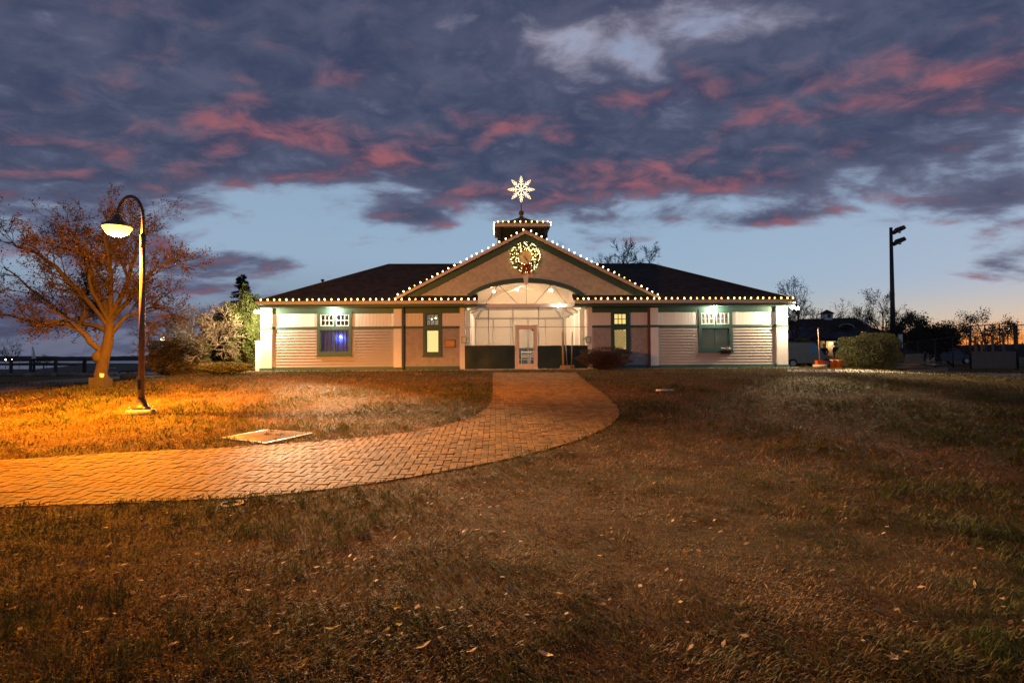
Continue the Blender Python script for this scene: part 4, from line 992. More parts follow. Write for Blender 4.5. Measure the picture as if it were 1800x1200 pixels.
for sx_, sy_ in ((-0.5, -0.25), (0.5, -0.25), (-0.5, 0.25), (0.5, 0.25)): q = MB(); q.tube([(sx_, sy_, 0), (sx_, sy_, 0.70)], 0.018, 6); q.build('leg', M['white'], tb)
# white fence panel at the pavilion corner
fx0, fx1 = bx(449.5, 0.5), bx(462, 0.5); wf = empty('fence_panel', bw((fx0 + fx1) / 2, 0.5, 0.0), TH); tag(wf, 'white boarded fence panel standing by the pavilion corner', 'fence'); hw = (fx1 - fx0) / 2; fzt = bz(455, 600, 0.5)
for k in range(4): q = MB(); w_ = 2 * hw / 4; q.box(-hw + k * w_ + 0.003, -hw + (k + 1) * w_ - 0.003, -0.02, 0.0, 0.03, fzt); q.build('board', M['white'], wf)
q = MB(); q.box(-hw, hw, 0.002, 0.04, 0.3, 0.38); q.box(-hw, hw, 0.002, 0.04, fzt - 0.3, fzt - 0.22); q.build('rail', M['white'], wf); q = MB(); q.box(-hw - 0.03, hw, -0.045, 0.05, fzt + 0.003, fzt + 0.04); q.build('cap', M['white'], wf)

# ------------------------------------------------------------------ street lamp
LB = ground_px(248, 727); LY = LB.y
sl_ = empty('street_lamp', LB); tag(sl_, 'dark gooseneck street lamp glowing orange over the lawn', 'street lamp')
def lz(py, px=250): return at(px, py, LY).z - LB.z
lxh = at(206, 403, LY).x - LB.x; lxp = at(251.5, 400, LY).x - LB.x; ztop = lz(345); zs_ = lz(385); zh = lz(403)
q = MB(); q.lathe([(0.0, -0.15), (0.30, -0.15), (0.30, 0.07), (0.27, 0.10), (0.0, 0.10)], (0, 0, 0), 24); q.build('footing', M['concrete'], sl_)
q = MB(); q.lathe([(0.19, 0.10), (0.19, 0.15), (0.15, 0.17), (0.105, 0.28), (0.085, 0.34)], (0, 0, 0), 16); q.build('base_flare', M['bronze'], sl_)
q = MB(); q.tube([(0, 0, 0.3), (lxp * 0.5, 0, zs_ * 0.5), (lxp, 0, lz(432))], [0.068, 0.060, 0.05], 14); q.tube([(lxp, 0, lz(436)), (lxp, 0, lz(412))], 0.060, 14); q.build('pole', M['bronze'], sl_)
q = MB(); q.box(-0.035, 0.035, -0.082, -0.05, 0.55, 0.78); q.build('access_cover', M['black'], sl_)
for sx_, sy_ in ((-1, -1), (1, -1), (1, 1), (-1, 1)): q = MB(); q.lathe([(0.018, 0.10), (0.018, 0.165), (0.0, 0.17)], (sx_ * 0.165, sy_ * 0.165, 0), 6); q.build('anchor_bolt', M['metal'], sl_)
arc = [(lxp, 0, lz(414)), (lxp, 0, zs_)]; rA = (lxp - lxh) / 2
for k in range(1, 16): a = PI * k / 16; arc.append((lxh + rA + rA * math.cos(a), 0, zs_ + (ztop - zs_) * math.sin(a)))
arc += [(lxh, 0, zs_), (lxh, 0, zh + 0.30)]
q = MB(); q.tube(arc, 0.036, 10); q.build('gooseneck', M['bronze'], sl_)
q = MB(); q.lathe([(0.05, 0.34), (0.07, 0.30), (0.10, 0.24), (0.20, 0.16), (0.30, 0.09), (0.31, 0.05), (0.29, 0.05)], (lxh, 0, zh), 20); q.build('lamp_hood', M['bronze'], sl_)
q = MB(); q.lathe([(0.29, 0.06), (0.285, 0.02), (0.22, -0.09), (0.12, -0.15), (0.0, -0.17)], (lxh, 0, zh), 20); q.build('lens', M['sodium'], sl_)
lamp_point('sodium_light', (lxh, 0, zh - 0.24), 8200, (1.0, 0.31, 0.006), 0.12, sl_, 'SPOT', (lxh, 0, zh - 2.0), 170, 0.25)
lamp_point('sodium_glow', (lxh, 0, zh - 0.30), 4200, (1.0, 0.33, 0.010), 0.12, sl_)

# ------------------------------------------------------------------ trees
def grow(mb, tips, p, d, L, r0, level, rnd, spread=0.75, up=0.15, segs=5, kids=(4, 6), shrink=0.62, wob=0.16, rmin=0.004):
    pts = [Vector(p)]; rad = [r0]; d = Vector(d).normalized(); st = L / segs
    for i in range(segs):
        d = (d + Vector((rnd.gauss(0, wob), rnd.gauss(0, wob), rnd.gauss(0, wob) + up * 0.25))).normalized(); pts.append(pts[-1] + d * st); rad.append(r0 * (1 - 0.72 * (i + 1) / segs))
    mb.tube(pts, rad, 8 if r0 > 0.12 else 5 if r0 > 0.03 else 3, False)
    if level <= 1: tips.extend(pts[1:])
    if level > 0:
        for k in range(rnd.randint(*kids)):
            u = rnd.uniform(0.3, 1.0); i = min(segs - 1, int(u * segs)); q = pts[i] + (pts[i + 1] - pts[i]) * (u * segs - i)
            t_ = (pts[i + 1] - pts[i]).normalized(); ax = t_.cross(Vector((rnd.gauss(0, 1), rnd.gauss(0, 1), rnd.gauss(0, 1)))).normalized()
            nd = (t_ + ax * rnd.uniform(0.6, 1.2) * spread * 1.3 + Vector((0, 0, up))).normalized()
            grow(mb, tips, q, nd, L * shrink * rnd.uniform(0.75, 1.15) * (1.15 - 0.45 * u), max(rad[i] * 0.55, rmin), level - 1, rnd, spread, up, max(3, segs - 1), kids, shrink, wob, rmin)
def leaf_cloud(tips, n, size, spreadr, seed):
    g_ = np.random.default_rng(seed); tp = np.array([tuple(t_) for t_ in tips]); c = tp[g_.integers(0, len(tp), n)] + g_.normal(0, spreadr, (n, 3))
    a = g_.normal(0, 1, (n, 3)); a /= np.linalg.norm(a, axis=1)[:, None]; b_ = np.cross(a, g_.normal(0, 1, (n, 3))); b_ /= np.linalg.norm(b_, axis=1)[:, None]
    s = (size * g_.uniform(0.6, 1.3, n))[:, None]
    return np.concatenate([c - a * s, c + b_ * s * 0.55, c + a * s, c - b_ * s * 0.55], 1).reshape(-1, 3), np.arange(4 * n).reshape(-1, 4)
def tree(name, label, cat, base, H, r0, m, seed, levels=3, kids=(4, 6), spread=0.75, up=0.2, trunk=0.3, limbs=6, leaves=0, lsize=0.05, lm=None, lspread=0.12, group=None, lean=(0, 0), fan=1.0, limb_len=0.62, rmin=0.004):
    rnd = random.Random(seed); o = empty(name, base); tag(o, label, cat, group); mb = MB(); tips = []
    ht = H * trunk; pts = [Vector((0, 0, -0.15)), Vector((lean[0] * 0.3, lean[1] * 0.3, ht * 0.5)), Vector((lean[0], lean[1], ht)), Vector((lean[0] * 1.3, lean[1] * 1.3, ht * 1.35))]
    mb.tube(pts, [r0 * 1.35, r0, r0 * 0.85, r0 * 0.5], 9, False)
    br = MB()
    for k in range(limbs):
        a = 2 * PI * k / limbs + rnd.uniform(-0.4, 0.4); e = rnd.uniform(0.35, 1.3) / fan
        d = Vector((math.cos(a), math.sin(a), e)).normalized(); z_ = ht * rnd.uniform(0.75, 1.25)
        grow(br, tips, (lean[0], lean[1], z_), d, H * limb_len * rnd.uniform(0.8, 1.1), r0 * 0.5, levels - 1, rnd, spread, up, 5, kids, rmin=rmin)
    grow(br, tips, pts[-1], (0, 0, 1), H * limb_len, r0 * 0.5, levels - 1, rnd, spread, up, 5, kids, rmin=rmin)
    mb.build('trunk', m, o); cr_ = br.build('crown', m, o)
    if leaves:
        V_, F_ = leaf_cloud(tips, leaves, lsize, lspread, seed); link('leaves', np_mesh('leaves', V_, F_), lm, cr_)
    return o
maple_leaf_m = mat('rust_leaf', (0.075, 0.036, 0.017), 0.7, 0.35, 2.0, island=0.5, trans=0.3)
dark_leaf_m = mat('dusk_leaf', (0.045, 0.042, 0.022), 0.8, 0.3, 2.0, island=0.5, trans=0.2)
# the big maple: limbs laid out by hand
TB = ground_px(179, 680); TY = TB.y
mp_ = empty('maple_tree', TB); tag(mp_, 'spreading maple with sparse rust leaves behind the street lamp', 'tree')
rnd = random.Random(5); tk = MB(); cm = MB(); tips = []
def tp_(px, py, dy=0.0): p = at(px, py, TY + dy); return Vector((p.x, p.y, p.z)) - TB
tk.tube([Vector((0, 0, -0.2)), Vector((0, 0, 0.25)), tp_(177, 655), tp_(182, 632), tp_(190, 600), tp_(193, 575), tp_(196, 548)], [0.33, 0.22, 0.175, 0.165, 0.15, 0.12, 0.08], 18, False)
tk.v = [(x + rnd.gauss(0, 0.011), y + rnd.gauss(0, 0.011), z + rnd.gauss(0, 0.02)) for x, y, z in tk.v]
tk.ball(tuple(tp_(172, 627, -0.1)), 0.17, 0.17, 0.2)
LIMBS = [([(180, 618), (150, 590), (122, 566), (60, 568), (0, 552), (-50, 540)], 0.13, 0.0, -1.0), ([(188, 582), (160, 570), (120, 560), (70, 520), (10, 470)], 0.12, 0, 1.2), ([(192, 575), (150, 525), (100, 470), (50, 438), (5, 425)], 0.13, 0, -0.6),
         ([(194, 560), (165, 500), (140, 440), (118, 398)], 0.12, 0, 0.9), ([(196, 548), (195, 480), (185, 420), (190, 386)], 0.12, 0, -0.5), ([(197, 552), (225, 490), (245, 430), (262, 404)], 0.12, 0, 0.6), ([(195, 565), (235, 515), (275, 470), (310, 452)], 0.11, 0, -0.8),
         ([(192, 590), (225, 555), (262, 540), (312, 545)], 0.09, 0, 0.7), ([(150, 592), (140, 570), (150, 540), (135, 500)], 0.07, 0, 0.2), ([(193, 570), (190, 500), (200, 440), (225, 412)], 0.10, 0, 2.2), ([(193, 570), (165, 510), (150, 450), (80, 420)], 0.10, 0, -2.0)]
for path_, r0, y0, y1 in LIMBS:
    n = len(path_); pts = [tp_(px, py, y0 + (y1 - y0) * i / (n - 1)) for i, (px, py) in enumerate(path_)]
    fine_ = [pts[0]]
    for a, c in zip(pts[:-1], pts[1:]):
        for k in range(1, 4): fine_.append(a + (c - a) * k / 3 + Vector((rnd.gauss(0, 0.03), rnd.gauss(0, 0.05), rnd.gauss(0, 0.03))))
    r0 *= 0.78; rad = [r0 * (1 - 0.8 * i / (len(fine_) - 1)) for i in range(len(fine_))]; tk.tube(fine_, rad, 7, False)
    for k in range(22):
        u = rnd.uniform(0.22, 1.0); i = min(len(fine_) - 2, int(u * (len(fine_) - 1))); t_ = (fine_[i + 1] - fine_[i]).normalized()
        ax = t_.cross(Vector((rnd.gauss(0, 1), rnd.gauss(0, 1), rnd.gauss(0, 1)))).normalized()
        grow(cm, tips, fine_[i], (t_ + ax * 0.9 + Vector((0, 0, 0.25))).normalized(), rnd.uniform(0.6, 1.25), max(rad[i] * 0.42, 0.014), 2, rnd, 0.75, 0.15, 4, (5, 6), 0.55, rmin=0.007)
tk.build('trunk', M['bark'], mp_); cr_ = cm.build('crown', M['bark'], mp_)
V_, F_ = leaf_cloud(tips, 15000, 0.038, 0.08, 3); link('leaves', np_mesh('leaves', V_, F_), maple_leaf_m, cr_)
print('maple', len(cm.f), len(tips))
# others
tree('crab_apple_tree', 'gnarled pale bare tree between the round bush and the evergreen', 'tree', stand(340, 26.3), 4.9, 0.09, M['palebark'], 12, 4, (5, 7), 0.95, 0.04, 0.14, 10, limb_len=0.46, fan=1.1, rmin=0.012)
def conifer(name, label, base, H, R, m, seed, n=9000):
    o = empty(name, base); tag(o, label, 'tree'); MB().tube([(0, 0, -0.1), (0, 0, H * 0.95)], [H * 0.022, 0.01], 7, False).build('trunk', M['darkbark'], o); g_ = np.random.default_rng(seed)
    nb = 230; ub = np.sort(g_.uniform(0.08, 0.99, nb)); ab_ = g_.uniform(0, 2 * PI, nb); lb = R * (1 - ub) ** 0.8 * g_.uniform(0.6, 1.1, nb) + 0.12
    k = g_.integers(0, nb, n); f_ = g_.uniform(0.05, 1, n) ** 0.7; rad_ = lb[k] * f_; a = ab_[k] + g_.normal(0, 0.10, n)
    c = np.stack([rad_ * np.cos(a), rad_ * np.sin(a), ub[k] * H - rad_ * 0.18 + 0.25 * (rad_ / R) ** 2 + g_.normal(0, 0.03, n)], -1); d = np.stack([np.cos(a), np.sin(a), np.full(n, 0.15)], -1) + g_.normal(0, 0.45, (n, 3)); d /= np.linalg.norm(d, axis=1)[:, None]
    s = np.cross(d, g_.normal(0, 1, (n, 3))); s /= np.linalg.norm(s, axis=1)[:, None]
    V_ = np.concatenate([c - s * 0.03, c + s * 0.03, c + d * 0.24], 1).reshape(-1, 3); link('crown', np_mesh('crown', V_, np.arange(3 * n).reshape(-1, 3)), m, o)
ever = mat('evergreen_needles', (0.105, 0.135, 0.036), 0.75, 0.3, 2.0, island=0.45, trans=0.15); dever = mat('dark_needles', (0.022, 0.032, 0.020), 0.8, 0.3, 2.0, island=0.4)
p_ = stand(425, 46); conifer('fir_tree', 'dark pointed fir rising behind the evergreen shrub', p_, at(425, 482, 46).z - p_.z, 2.7, dever, 4)
# clipped bushes and shrubs
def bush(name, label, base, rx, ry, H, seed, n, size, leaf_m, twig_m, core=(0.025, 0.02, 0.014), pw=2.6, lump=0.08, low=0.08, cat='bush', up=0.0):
    g_ = np.random.default_rng(seed); o = empty(name, base); tag(o, label, cat)
    d = g_.normal(0, 1, (n, 3)); d /= np.linalg.norm(d, axis=1)[:, None]
    k = (np.abs(d) ** pw).sum(1) ** (-1 / pw); f = 1 + lump * (np.sin(d[:, 0] * 7 + seed) * np.cos(d[:, 1] * 6) + np.sin(d[:, 2] * 8 + d[:, 0] * 5)); q_ = 0.70 + 0.35 * g_.uniform(0, 1, n) ** 0.45
    c = d * (k * f * q_)[:, None] * np.array([rx, ry, H / 2]) + np.array([0, 0, H / 2 + low]); c = c[c[:, 2] > 0.02]; n = len(c); dd = c - np.array([0, 0, H / 2]); dd /= np.linalg.norm(dd, axis=1)[:, None]
    a = dd * 0.7 + g_.normal(0, 0.6, (n, 3)) + np.array([0, 0, up]); a /= np.linalg.norm(a, axis=1)[:, None]; b_ = np.cross(a, g_.normal(0, 1, (n, 3))); b_ /= np.linalg.norm(b_, axis=1)[:, None]; s = (size * g_.uniform(0.6, 1.3, n))[:, None]
    V_ = np.concatenate([c - a * s, c + b_ * s * 0.5, c + a * s, c - b_ * s * 0.5], 1).reshape(-1, 3); link('foliage', np_mesh('foliage', V_, np.arange(4 * n).reshape(-1, 4)), leaf_m, o)
    st = MB(); r = random.Random(seed)
    for i in range(60):
        a_ = r.uniform(0, 2 * PI); e = Vector((math.cos(a_) * rx * r.uniform(0.2, 0.93), math.sin(a_) * ry * r.uniform(0.2, 0.93), H * r.uniform(0.35, 0.97))); b0 = Vector((e.x * 0.25, e.y * 0.25, -0.05)); m_ = (b0 + e) / 2 + Vector((r.gauss(0, 0.08), r.gauss(0, 0.08), 0.05)); st.tube([b0, m_, e], [0.018, 0.012, 0.004], 4, False)
    st.build('stems', twig_m, o)
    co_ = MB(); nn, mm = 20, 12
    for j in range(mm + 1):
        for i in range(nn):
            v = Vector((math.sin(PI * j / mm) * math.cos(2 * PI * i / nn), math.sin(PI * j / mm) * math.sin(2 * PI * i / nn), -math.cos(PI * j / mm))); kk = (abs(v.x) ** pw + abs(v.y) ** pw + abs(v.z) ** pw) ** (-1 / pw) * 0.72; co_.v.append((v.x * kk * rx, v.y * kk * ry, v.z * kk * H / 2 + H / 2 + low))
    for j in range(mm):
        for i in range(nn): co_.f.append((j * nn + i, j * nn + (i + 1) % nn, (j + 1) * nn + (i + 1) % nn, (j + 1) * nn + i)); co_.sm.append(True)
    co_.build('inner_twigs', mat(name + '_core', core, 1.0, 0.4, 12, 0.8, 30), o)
    return o
olive = mat('olive_leaf', (0.11, 0.085, 0.022), 0.6, 0.3, 1.5, island=0.5, trans=0.15); grn = mat('privet_leaf', (0.17, 0.17, 0.06), 0.6, 0.3, 1.5, island=0.55, trans=0.15); rus = mat('russet_leaf', (0.085, 0.040, 0.026), 0.7, 0.3, 1.5, island=0.5, trans=0.1)
p_ = stand(316, 25.3); s_ = 1000 / p_.y; bush('clipped_bush', 'big rounded olive bush beside the evergreen shrub', p_, 46 / s_, 1.1, 64 / s_, 2, 26000, 0.030, olive, M['bark'])
p_ = stand(1530, 27.6); s_ = 1000 / p_.y; bush('clipped_bush', 'boxy clipped green bush beside the orange buckets', p_, 44 / s_, 1.0, 60 / s_, 3, 30000, 0.030, grn, M['palebark'], pw=3.2, lump=0.075)
p_ = bw(bx(1062, -1.3), -1.3, 0); p_.z = float(hgt(p_.x, p_.y)); bush('clipped_bush', 'low red-brown twiggy bush against the pavilion wall', p_, 1.13, 0.55, 0.90, 4, 11000, 0.022, rus, M['bark'], core=(0.03, 0.018, 0.014), pw=2.6, lump=0.10)
for k, (px, Yd, rx, H, lab) in enumerate(((392, 28.9, 1.15, 3.1, 'tall feathery evergreen shrub beside the crab apple'), (431, 27.9, 0.9, 3.6, 'tallest feathery evergreen shrub lit by the corner floodlight'), (447, 27.3, 0.42, 2.5, 'narrow evergreen shrub touching the white fence panel'))):
    bush('evergreen_shrub', lab, stand(px, Yd), rx, rx, H, 20 + k, 15000, 0.055, ever, M['bark'], core=(0.02, 0.028, 0.012), pw=1.9, lump=0.16, up=0.5)
p_ = ground_px(395, 658); bush('low_shrub', 'low spreading bright green shrub below the evergreens', p_, 1.05, 0.6, 0.42, 30, 7000, 0.030, grn, M['bark'], core=(0.03, 0.035, 0.014), pw=2.2)

# ------------------------------------------------------------------ harbour side things
def pile_dock():
    o = empty('pier', at(75, 650, 62) * 1.0); base = o.location.copy(); base.z = WATER_Z; o.location = base; tag(o, 'dark timber pier frame standing in the harbour', 'pier')
    def L(px, py, Yd=62): p = at(px, py, Yd); return (p.x - base.x, p.y - base.y, p.z - base.z)
    for px, top, Yd in ((20, 632, 62), (54, 631, 62), (97.5, 628.5, 62), (60, 631, 66), (99, 629, 66)):
        t_ = L(px, top, Yd); MB().tube([(t_[0], t_[1], -1.2), t_], 0.14, 8).build('pile', M['darkwood'], o)
    for a, c, Yd in (((18, 633), (99, 629.5), 62), ((18, 641), (98, 640), 62), ((58, 632), (101, 630), 66)):
        MB().tube([L(*a, Yd), L(*c, Yd)], 0.10, 6).build('beam', M['darkwood'], o)
    for k in range(14):
        a = L(20 + k * 5.6, 641.0, 62); c = L(20 + k * 5.6, 641.0, 66); q = MB(); q.box(a[0] - 0.15, a[0] + 0.15, a[1] - 0.1, c[1] + 0.1, a[2] + 0.11, a[2] + 0.16); q.build('plank', M['darkwood'], o)
pile_dock()
p_ = at(148.5, 650, 58); o = empty('mooring_post', (p_.x, p_.y, WATER_Z)); tag(o, 'thick dark mooring post between the pier and the maple', 'post'); h = at(148.5, 629, 58).z - WATER_Z
q = MB(); q.lathe([(0.17, -1.0), (0.17, h - 0.2), (0.19, h - 0.18), (0.19, h - 0.06), (0.05, h)], (0, 0, 0), 10); q.build('pile', M['darkwood'], o); q = MB(); q.lathe([(0.20, h * 0.6), (0.20, h * 0.6 + 0.08)], (0, 0, 0), 10); q.build('band', M['black'], o)
def boat(px, Yd, L_, label, mast, col):
    p_ = at(px, 650, Yd); o = empty('moored_boat', (p_.x, p_.y, WATER_Z), rng.uniform(-0.3, 0.3)); tag(o, label, 'boat', 'boats moored below the bank'); mb = MB(); n = 12; ring = []
    for i in range(n + 1):
        u = i / n; w = 0.95 * math.sin(PI * min(1, 0.18 + u * 0.82)) ** 0.6 * (1 if u > 0.0 else 0.8); x = (u - 0.5) * L_; h_ = 0.75 + 0.35 * (1 - u) ** 2; mb.v += [(x, 0, -0.3), (x, -w * 0.7, 0.0), (x, -w, h_), (x, w, h_), (x, w * 0.7, 0.0)]
    for i in range(n):
        for k in range(5): mb.f.append((i * 5 + k, i * 5 + (k + 1) % 5, i * 5 + 5 + (k + 1) % 5, i * 5 + 5 + k)); mb.sm.append(True)
    mb.f += [(0, 1, 2, 3, 4), tuple(n * 5 + k for k in (4, 3, 2, 1, 0))]; mb.sm += [False, False]
    mb.build('hull', col, o); q = MB(); q.hexa([(-L_ * 0.2, -0.5, 0.8), (L_ * 0.2, -0.6, 0.78), (L_ * 0.2, 0.6, 0.78), (-L_ * 0.2, 0.5, 0.8), (-L_ * 0.14, -0.35, 1.25), (L_ * 0.18, -0.5, 1.3), (L_ * 0.18, 0.5, 1.3), (-L_ * 0.14, 0.35, 1.25)]); q.build('cabin', M['darkwood'], o)
    if mast:
        MB().tube([(0, 0, 0.7), (0, 0, mast)], [0.05, 0.035], 6).build('mast', M['metal'], o); MB().tube([(0, 0, mast * 0.9), (-L_ * 0.48, 0, 1.1)], 0.012, 4).build('forestay', M['black'], o); MB().tube([(0.1, 0, 1.75), (L_ * 0.42, 0, 1.7)], 0.05, 6).build('boom', M['metal'], o)
hullm = mat('dark_hull', (0.10, 0.10, 0.12), 0.4, 0.1)
boat(130, 66, 4.5, 'low covered boat moored beside the thick mooring post', 0, hullm); boat(168, 70, 7.0, 'moored sailboat with a thin bare mast behind the maple trunk', at(168, 556, 70).z - WATER_Z, hullm); boat(225, 76, 5.5, 'low boat moored between the maple and the round bush', 0, hullm)
# flag, trees and lights on the spit
p_ = at(56, 634, 120); o = empty('flagpole', (p_.x, p_.y, -1.35)); tag(o, 'white flag hanging on a pole on the dark spit', 'flag'); h = at(56, 608, 120).z + 1.35
MB().tube([(0, 0, 0), (0, 0, h)], 0.06, 6).build('pole', M['white'], o); q = MB()
for j in range(7):
    for i in range(4): q.v.append((0.06 + i * 0.28 * (0.6 + 0.07 * j), 0.12 * math.sin(i * 1.6 + j * 0.5), h - 0.1 - j * 0.42 - i * 0.22))
for j in range(6):
    for i in range(3): q.f.append((j * 4 + i, j * 4 + i + 1, j * 4 + i + 5, j * 4 + i + 4)); q.sm.append(True)
q.build('flag', M['white'], o)
p_ = at(18, 633, 130); tree('spit_tree', 'bare tree on the dark spit, taller and further from the flag', 'tree', (p_.x, p_.y, -1.4), 6.0, 0.16, M['darkbark'], 31, 3, (4, 6), leaves=700, lsize=0.10, lm=dark_leaf_m, group='trees on the spit')
p_ = at(77, 632, 150); tree('spit_tree', 'low rounded tree on the dark spit just past the flag', 'tree', (p_.x, p_.y, -1.4), 3.6, 0.14, M['darkbark'], 32, 3, (4, 6), spread=0.9, leaves=900, lsize=0.10, lm=dark_leaf_m, group='trees on the spit', trunk=0.2)
def small_lamp(px, py, Yd, base_z, r_, e, label, group=None, name='post_lamp'):
    p_ = at(px, py, Yd); o = empty(name, (p_.x, p_.y, base_z)); tag(o, label, 'lamp', group); h = p_.z - base_z
    MB().tube([(0, 0, -0.1), (0, 0, h - r_)], 0.05, 6).build('post', M['black'], o); q = MB(); q.ball((0, 0, h), r_, n=10, m=7); q.build('globe', M['lamp_in'], o)
    if e: lamp_point('globe_light', (0, -r_ - 0.25, h), e, (1.0, 0.85, 0.62), 0.1, o)
for k, (px, py) in enumerate(((10, 632), (21, 632), (34, 632), (82, 631))): small_lamp(px, py, 140, -1.35, 0.16, 0, 'tiny pale lamp on a low post along the dark spit', 'lamps along the spit', 'spit_lamp')
g0 = stand(286, 41); small_lamp(286, 595.5, 41, g0.z, 0.13, 120, 'white globe lamp on a black post behind the round olive bush')
# block before the maple, low stone trough, riprap
p_ = ground_px(177, 682); o = empty('wooden_block', p_); tag(o, 'squat weathered wooden bin standing in front of the maple trunk', 'bin'); s_ = p_.y / 1000; w_ = 12.5 * s_; h_ = 19 * s_
for k in range(5): q = MB(); q.box(-w_ + k * 2 * w_ / 5 + 0.004, -w_ + (k + 1) * 2 * w_ / 5 - 0.004, -w_, -w_ + 0.03, -0.03, h_); q.build('plank', M['darkwood'], o)
q = MB(); q.box(-w_ + 0.01, w_ - 0.01, -w_ + 0.032, w_, -0.05, h_ - 0.03); q.build('body', M['darkwood'], o)
p2 = p_ + Vector((0.10, -0.1, h_ - 0.03)); c_ = MB(); c_.lathe([(0.0, 0.0), (0.05, 0.0), (0.065, 0.15), (0.055, 0.152), (0.045, 0.02)], (0, 0, 0), 12); tag(c_.build('paper_cup', M['white'], None, p2), 'white paper cup left on the weathered wooden bin', 'cup')
p_ = ground_px(225, 668); o = empty('stone_planter', p_); tag(o, 'low dark stone planter between the maple and the street lamp', 'planter'); s_ = p_.y / 1000
q = MB(); q.lathe([(0.0, -0.05), (11 * s_, -0.05), (13 * s_, 8 * s_), (13 * s_, 11 * s_), (11 * s_, 11 * s_), (10 * s_, 8 * s_), (0, 8 * s_)], (0, 0, 0), 16); q.build('bowl', M['greywood'], o)
q = MB(); r = random.Random(9)
for k in range(50): a = r.uniform(0, 6.28); q.tube([(0.15 * math.cos(a) * r.random(), 0.15 * math.sin(a) * r.random(), 8 * s_), (0.26 * math.cos(a), 0.26 * math.sin(a), 8 * s_ + r.uniform(0.05, 0.2))], [0.008, 0.002], 3, False)
q.build('dry_stems', M['bark'], o)
rr_m = mat('riprap', (0.14, 0.125, 0.11), 0.9, 0.3, 4, 0.4, 20, island=0.35); q = MB(); r = random.Random(14)
for k in range(420):
    px = r.uniform(-250, 300); Yd = 42.2 + r.uniform(-0.6, 1.6) ; p_ = at(px, 650, Yd); z = float(hgt(p_.x, p_.y)); s = r.uniform(0.12, 0.34)
    vs = []
    for j in range(5):
        for i in range(6): a = 2 * PI * i / 6; e = PI * j / 4; f = r.uniform(0.75, 1.1); vs.append((p_.x + s * f * math.sin(e) * math.cos(a), p_.y + s * f * math.sin(e) * math.sin(a) * 0.8, z + 0.05 - 0.7 * s * f * math.cos(e)))
    q.add(vs, [(j * 6 + i, j * 6 + (i + 1) % 6, (j + 1) * 6 + (i + 1) % 6, (j + 1) * 6 + i) for j in range(4) for i in range(6)])
tag(q.build('riprap_rubble', rr_m), 'grey rock rubble along the harbour bank', kind='stuff')

# ------------------------------------------------------------------ yard side
def flood_mast():
    Yd = 42; b0 = stand(1571, Yd); o = empty('floodlight_mast', b0); tag(o, 'tall dark floodlight mast with two unlit lamp heads', 'light pole'); top = at(1566, 400, Yd) - b0
    MB().tube([(0, 0, -0.2), (top.x, 0, top.z)], [0.20, 0.11], 10).build('mast', M['black'], o)
    for dz in (0.15, 1.0):
        a = Vector((top.x, 0, top.z - dz - 0.15)); h_ = empty('lamp_head', (0, 0, 0), 0, o); MB().tube([a, a + Vector((0.45, -0.05, 0.05))], 0.05, 6).build('bracket', M['black'], h_)
        MB().tube([a + Vector((0.15, 0, -0.15)), a + Vector((0.4, -0.05, 0.08)), a + Vector((0.9, -0.1, 0.28)), a + Vector((1.0, -0.1, 0.20))], [0.12, 0.20, 0.17, 0.08], 10).build('shade', M['black'], h_)
        q = MB(); q.ball(tuple(a + Vector((0.55, -0.12, -0.06))), 0.12, 0.08, 0.10, 10, 6); q.build('lens', M['metal'], h_)
    q = MB(); bx_ = at(1579, 590, Yd) - b0; q.box(bx_.x - 0.15, bx_.x + 0.15, -0.25, -0.12, bx_.z - 0.9, bx_.z + 0.1); q.build('control_box', M['metal'], o)
flood_mast()
def hip(mb, x0, x1, y0, y1, z0, z1, inset, th=0.12):
    ym = (y0 + y1) / 2; a, b_, c, d = (x0, y0, z0), (x1, y0, z0), (x1, y1, z0), (x0, y1, z0); e, f = (x0 + inset, ym, z1), (x1 - inset, ym, z1)
    mb.add([a, b_, c, d, e, f] + [(p[0], p[1], p[2] - th) for p in (a, b_, c, d)], [(0, 1, 5, 4), (1, 2, 5), (2, 3, 4, 5), (3, 0, 4), (0, 6, 7, 1), (1, 7, 8, 2), (2, 8, 9, 3), (3, 9, 6, 0), (9, 8, 7, 6)])
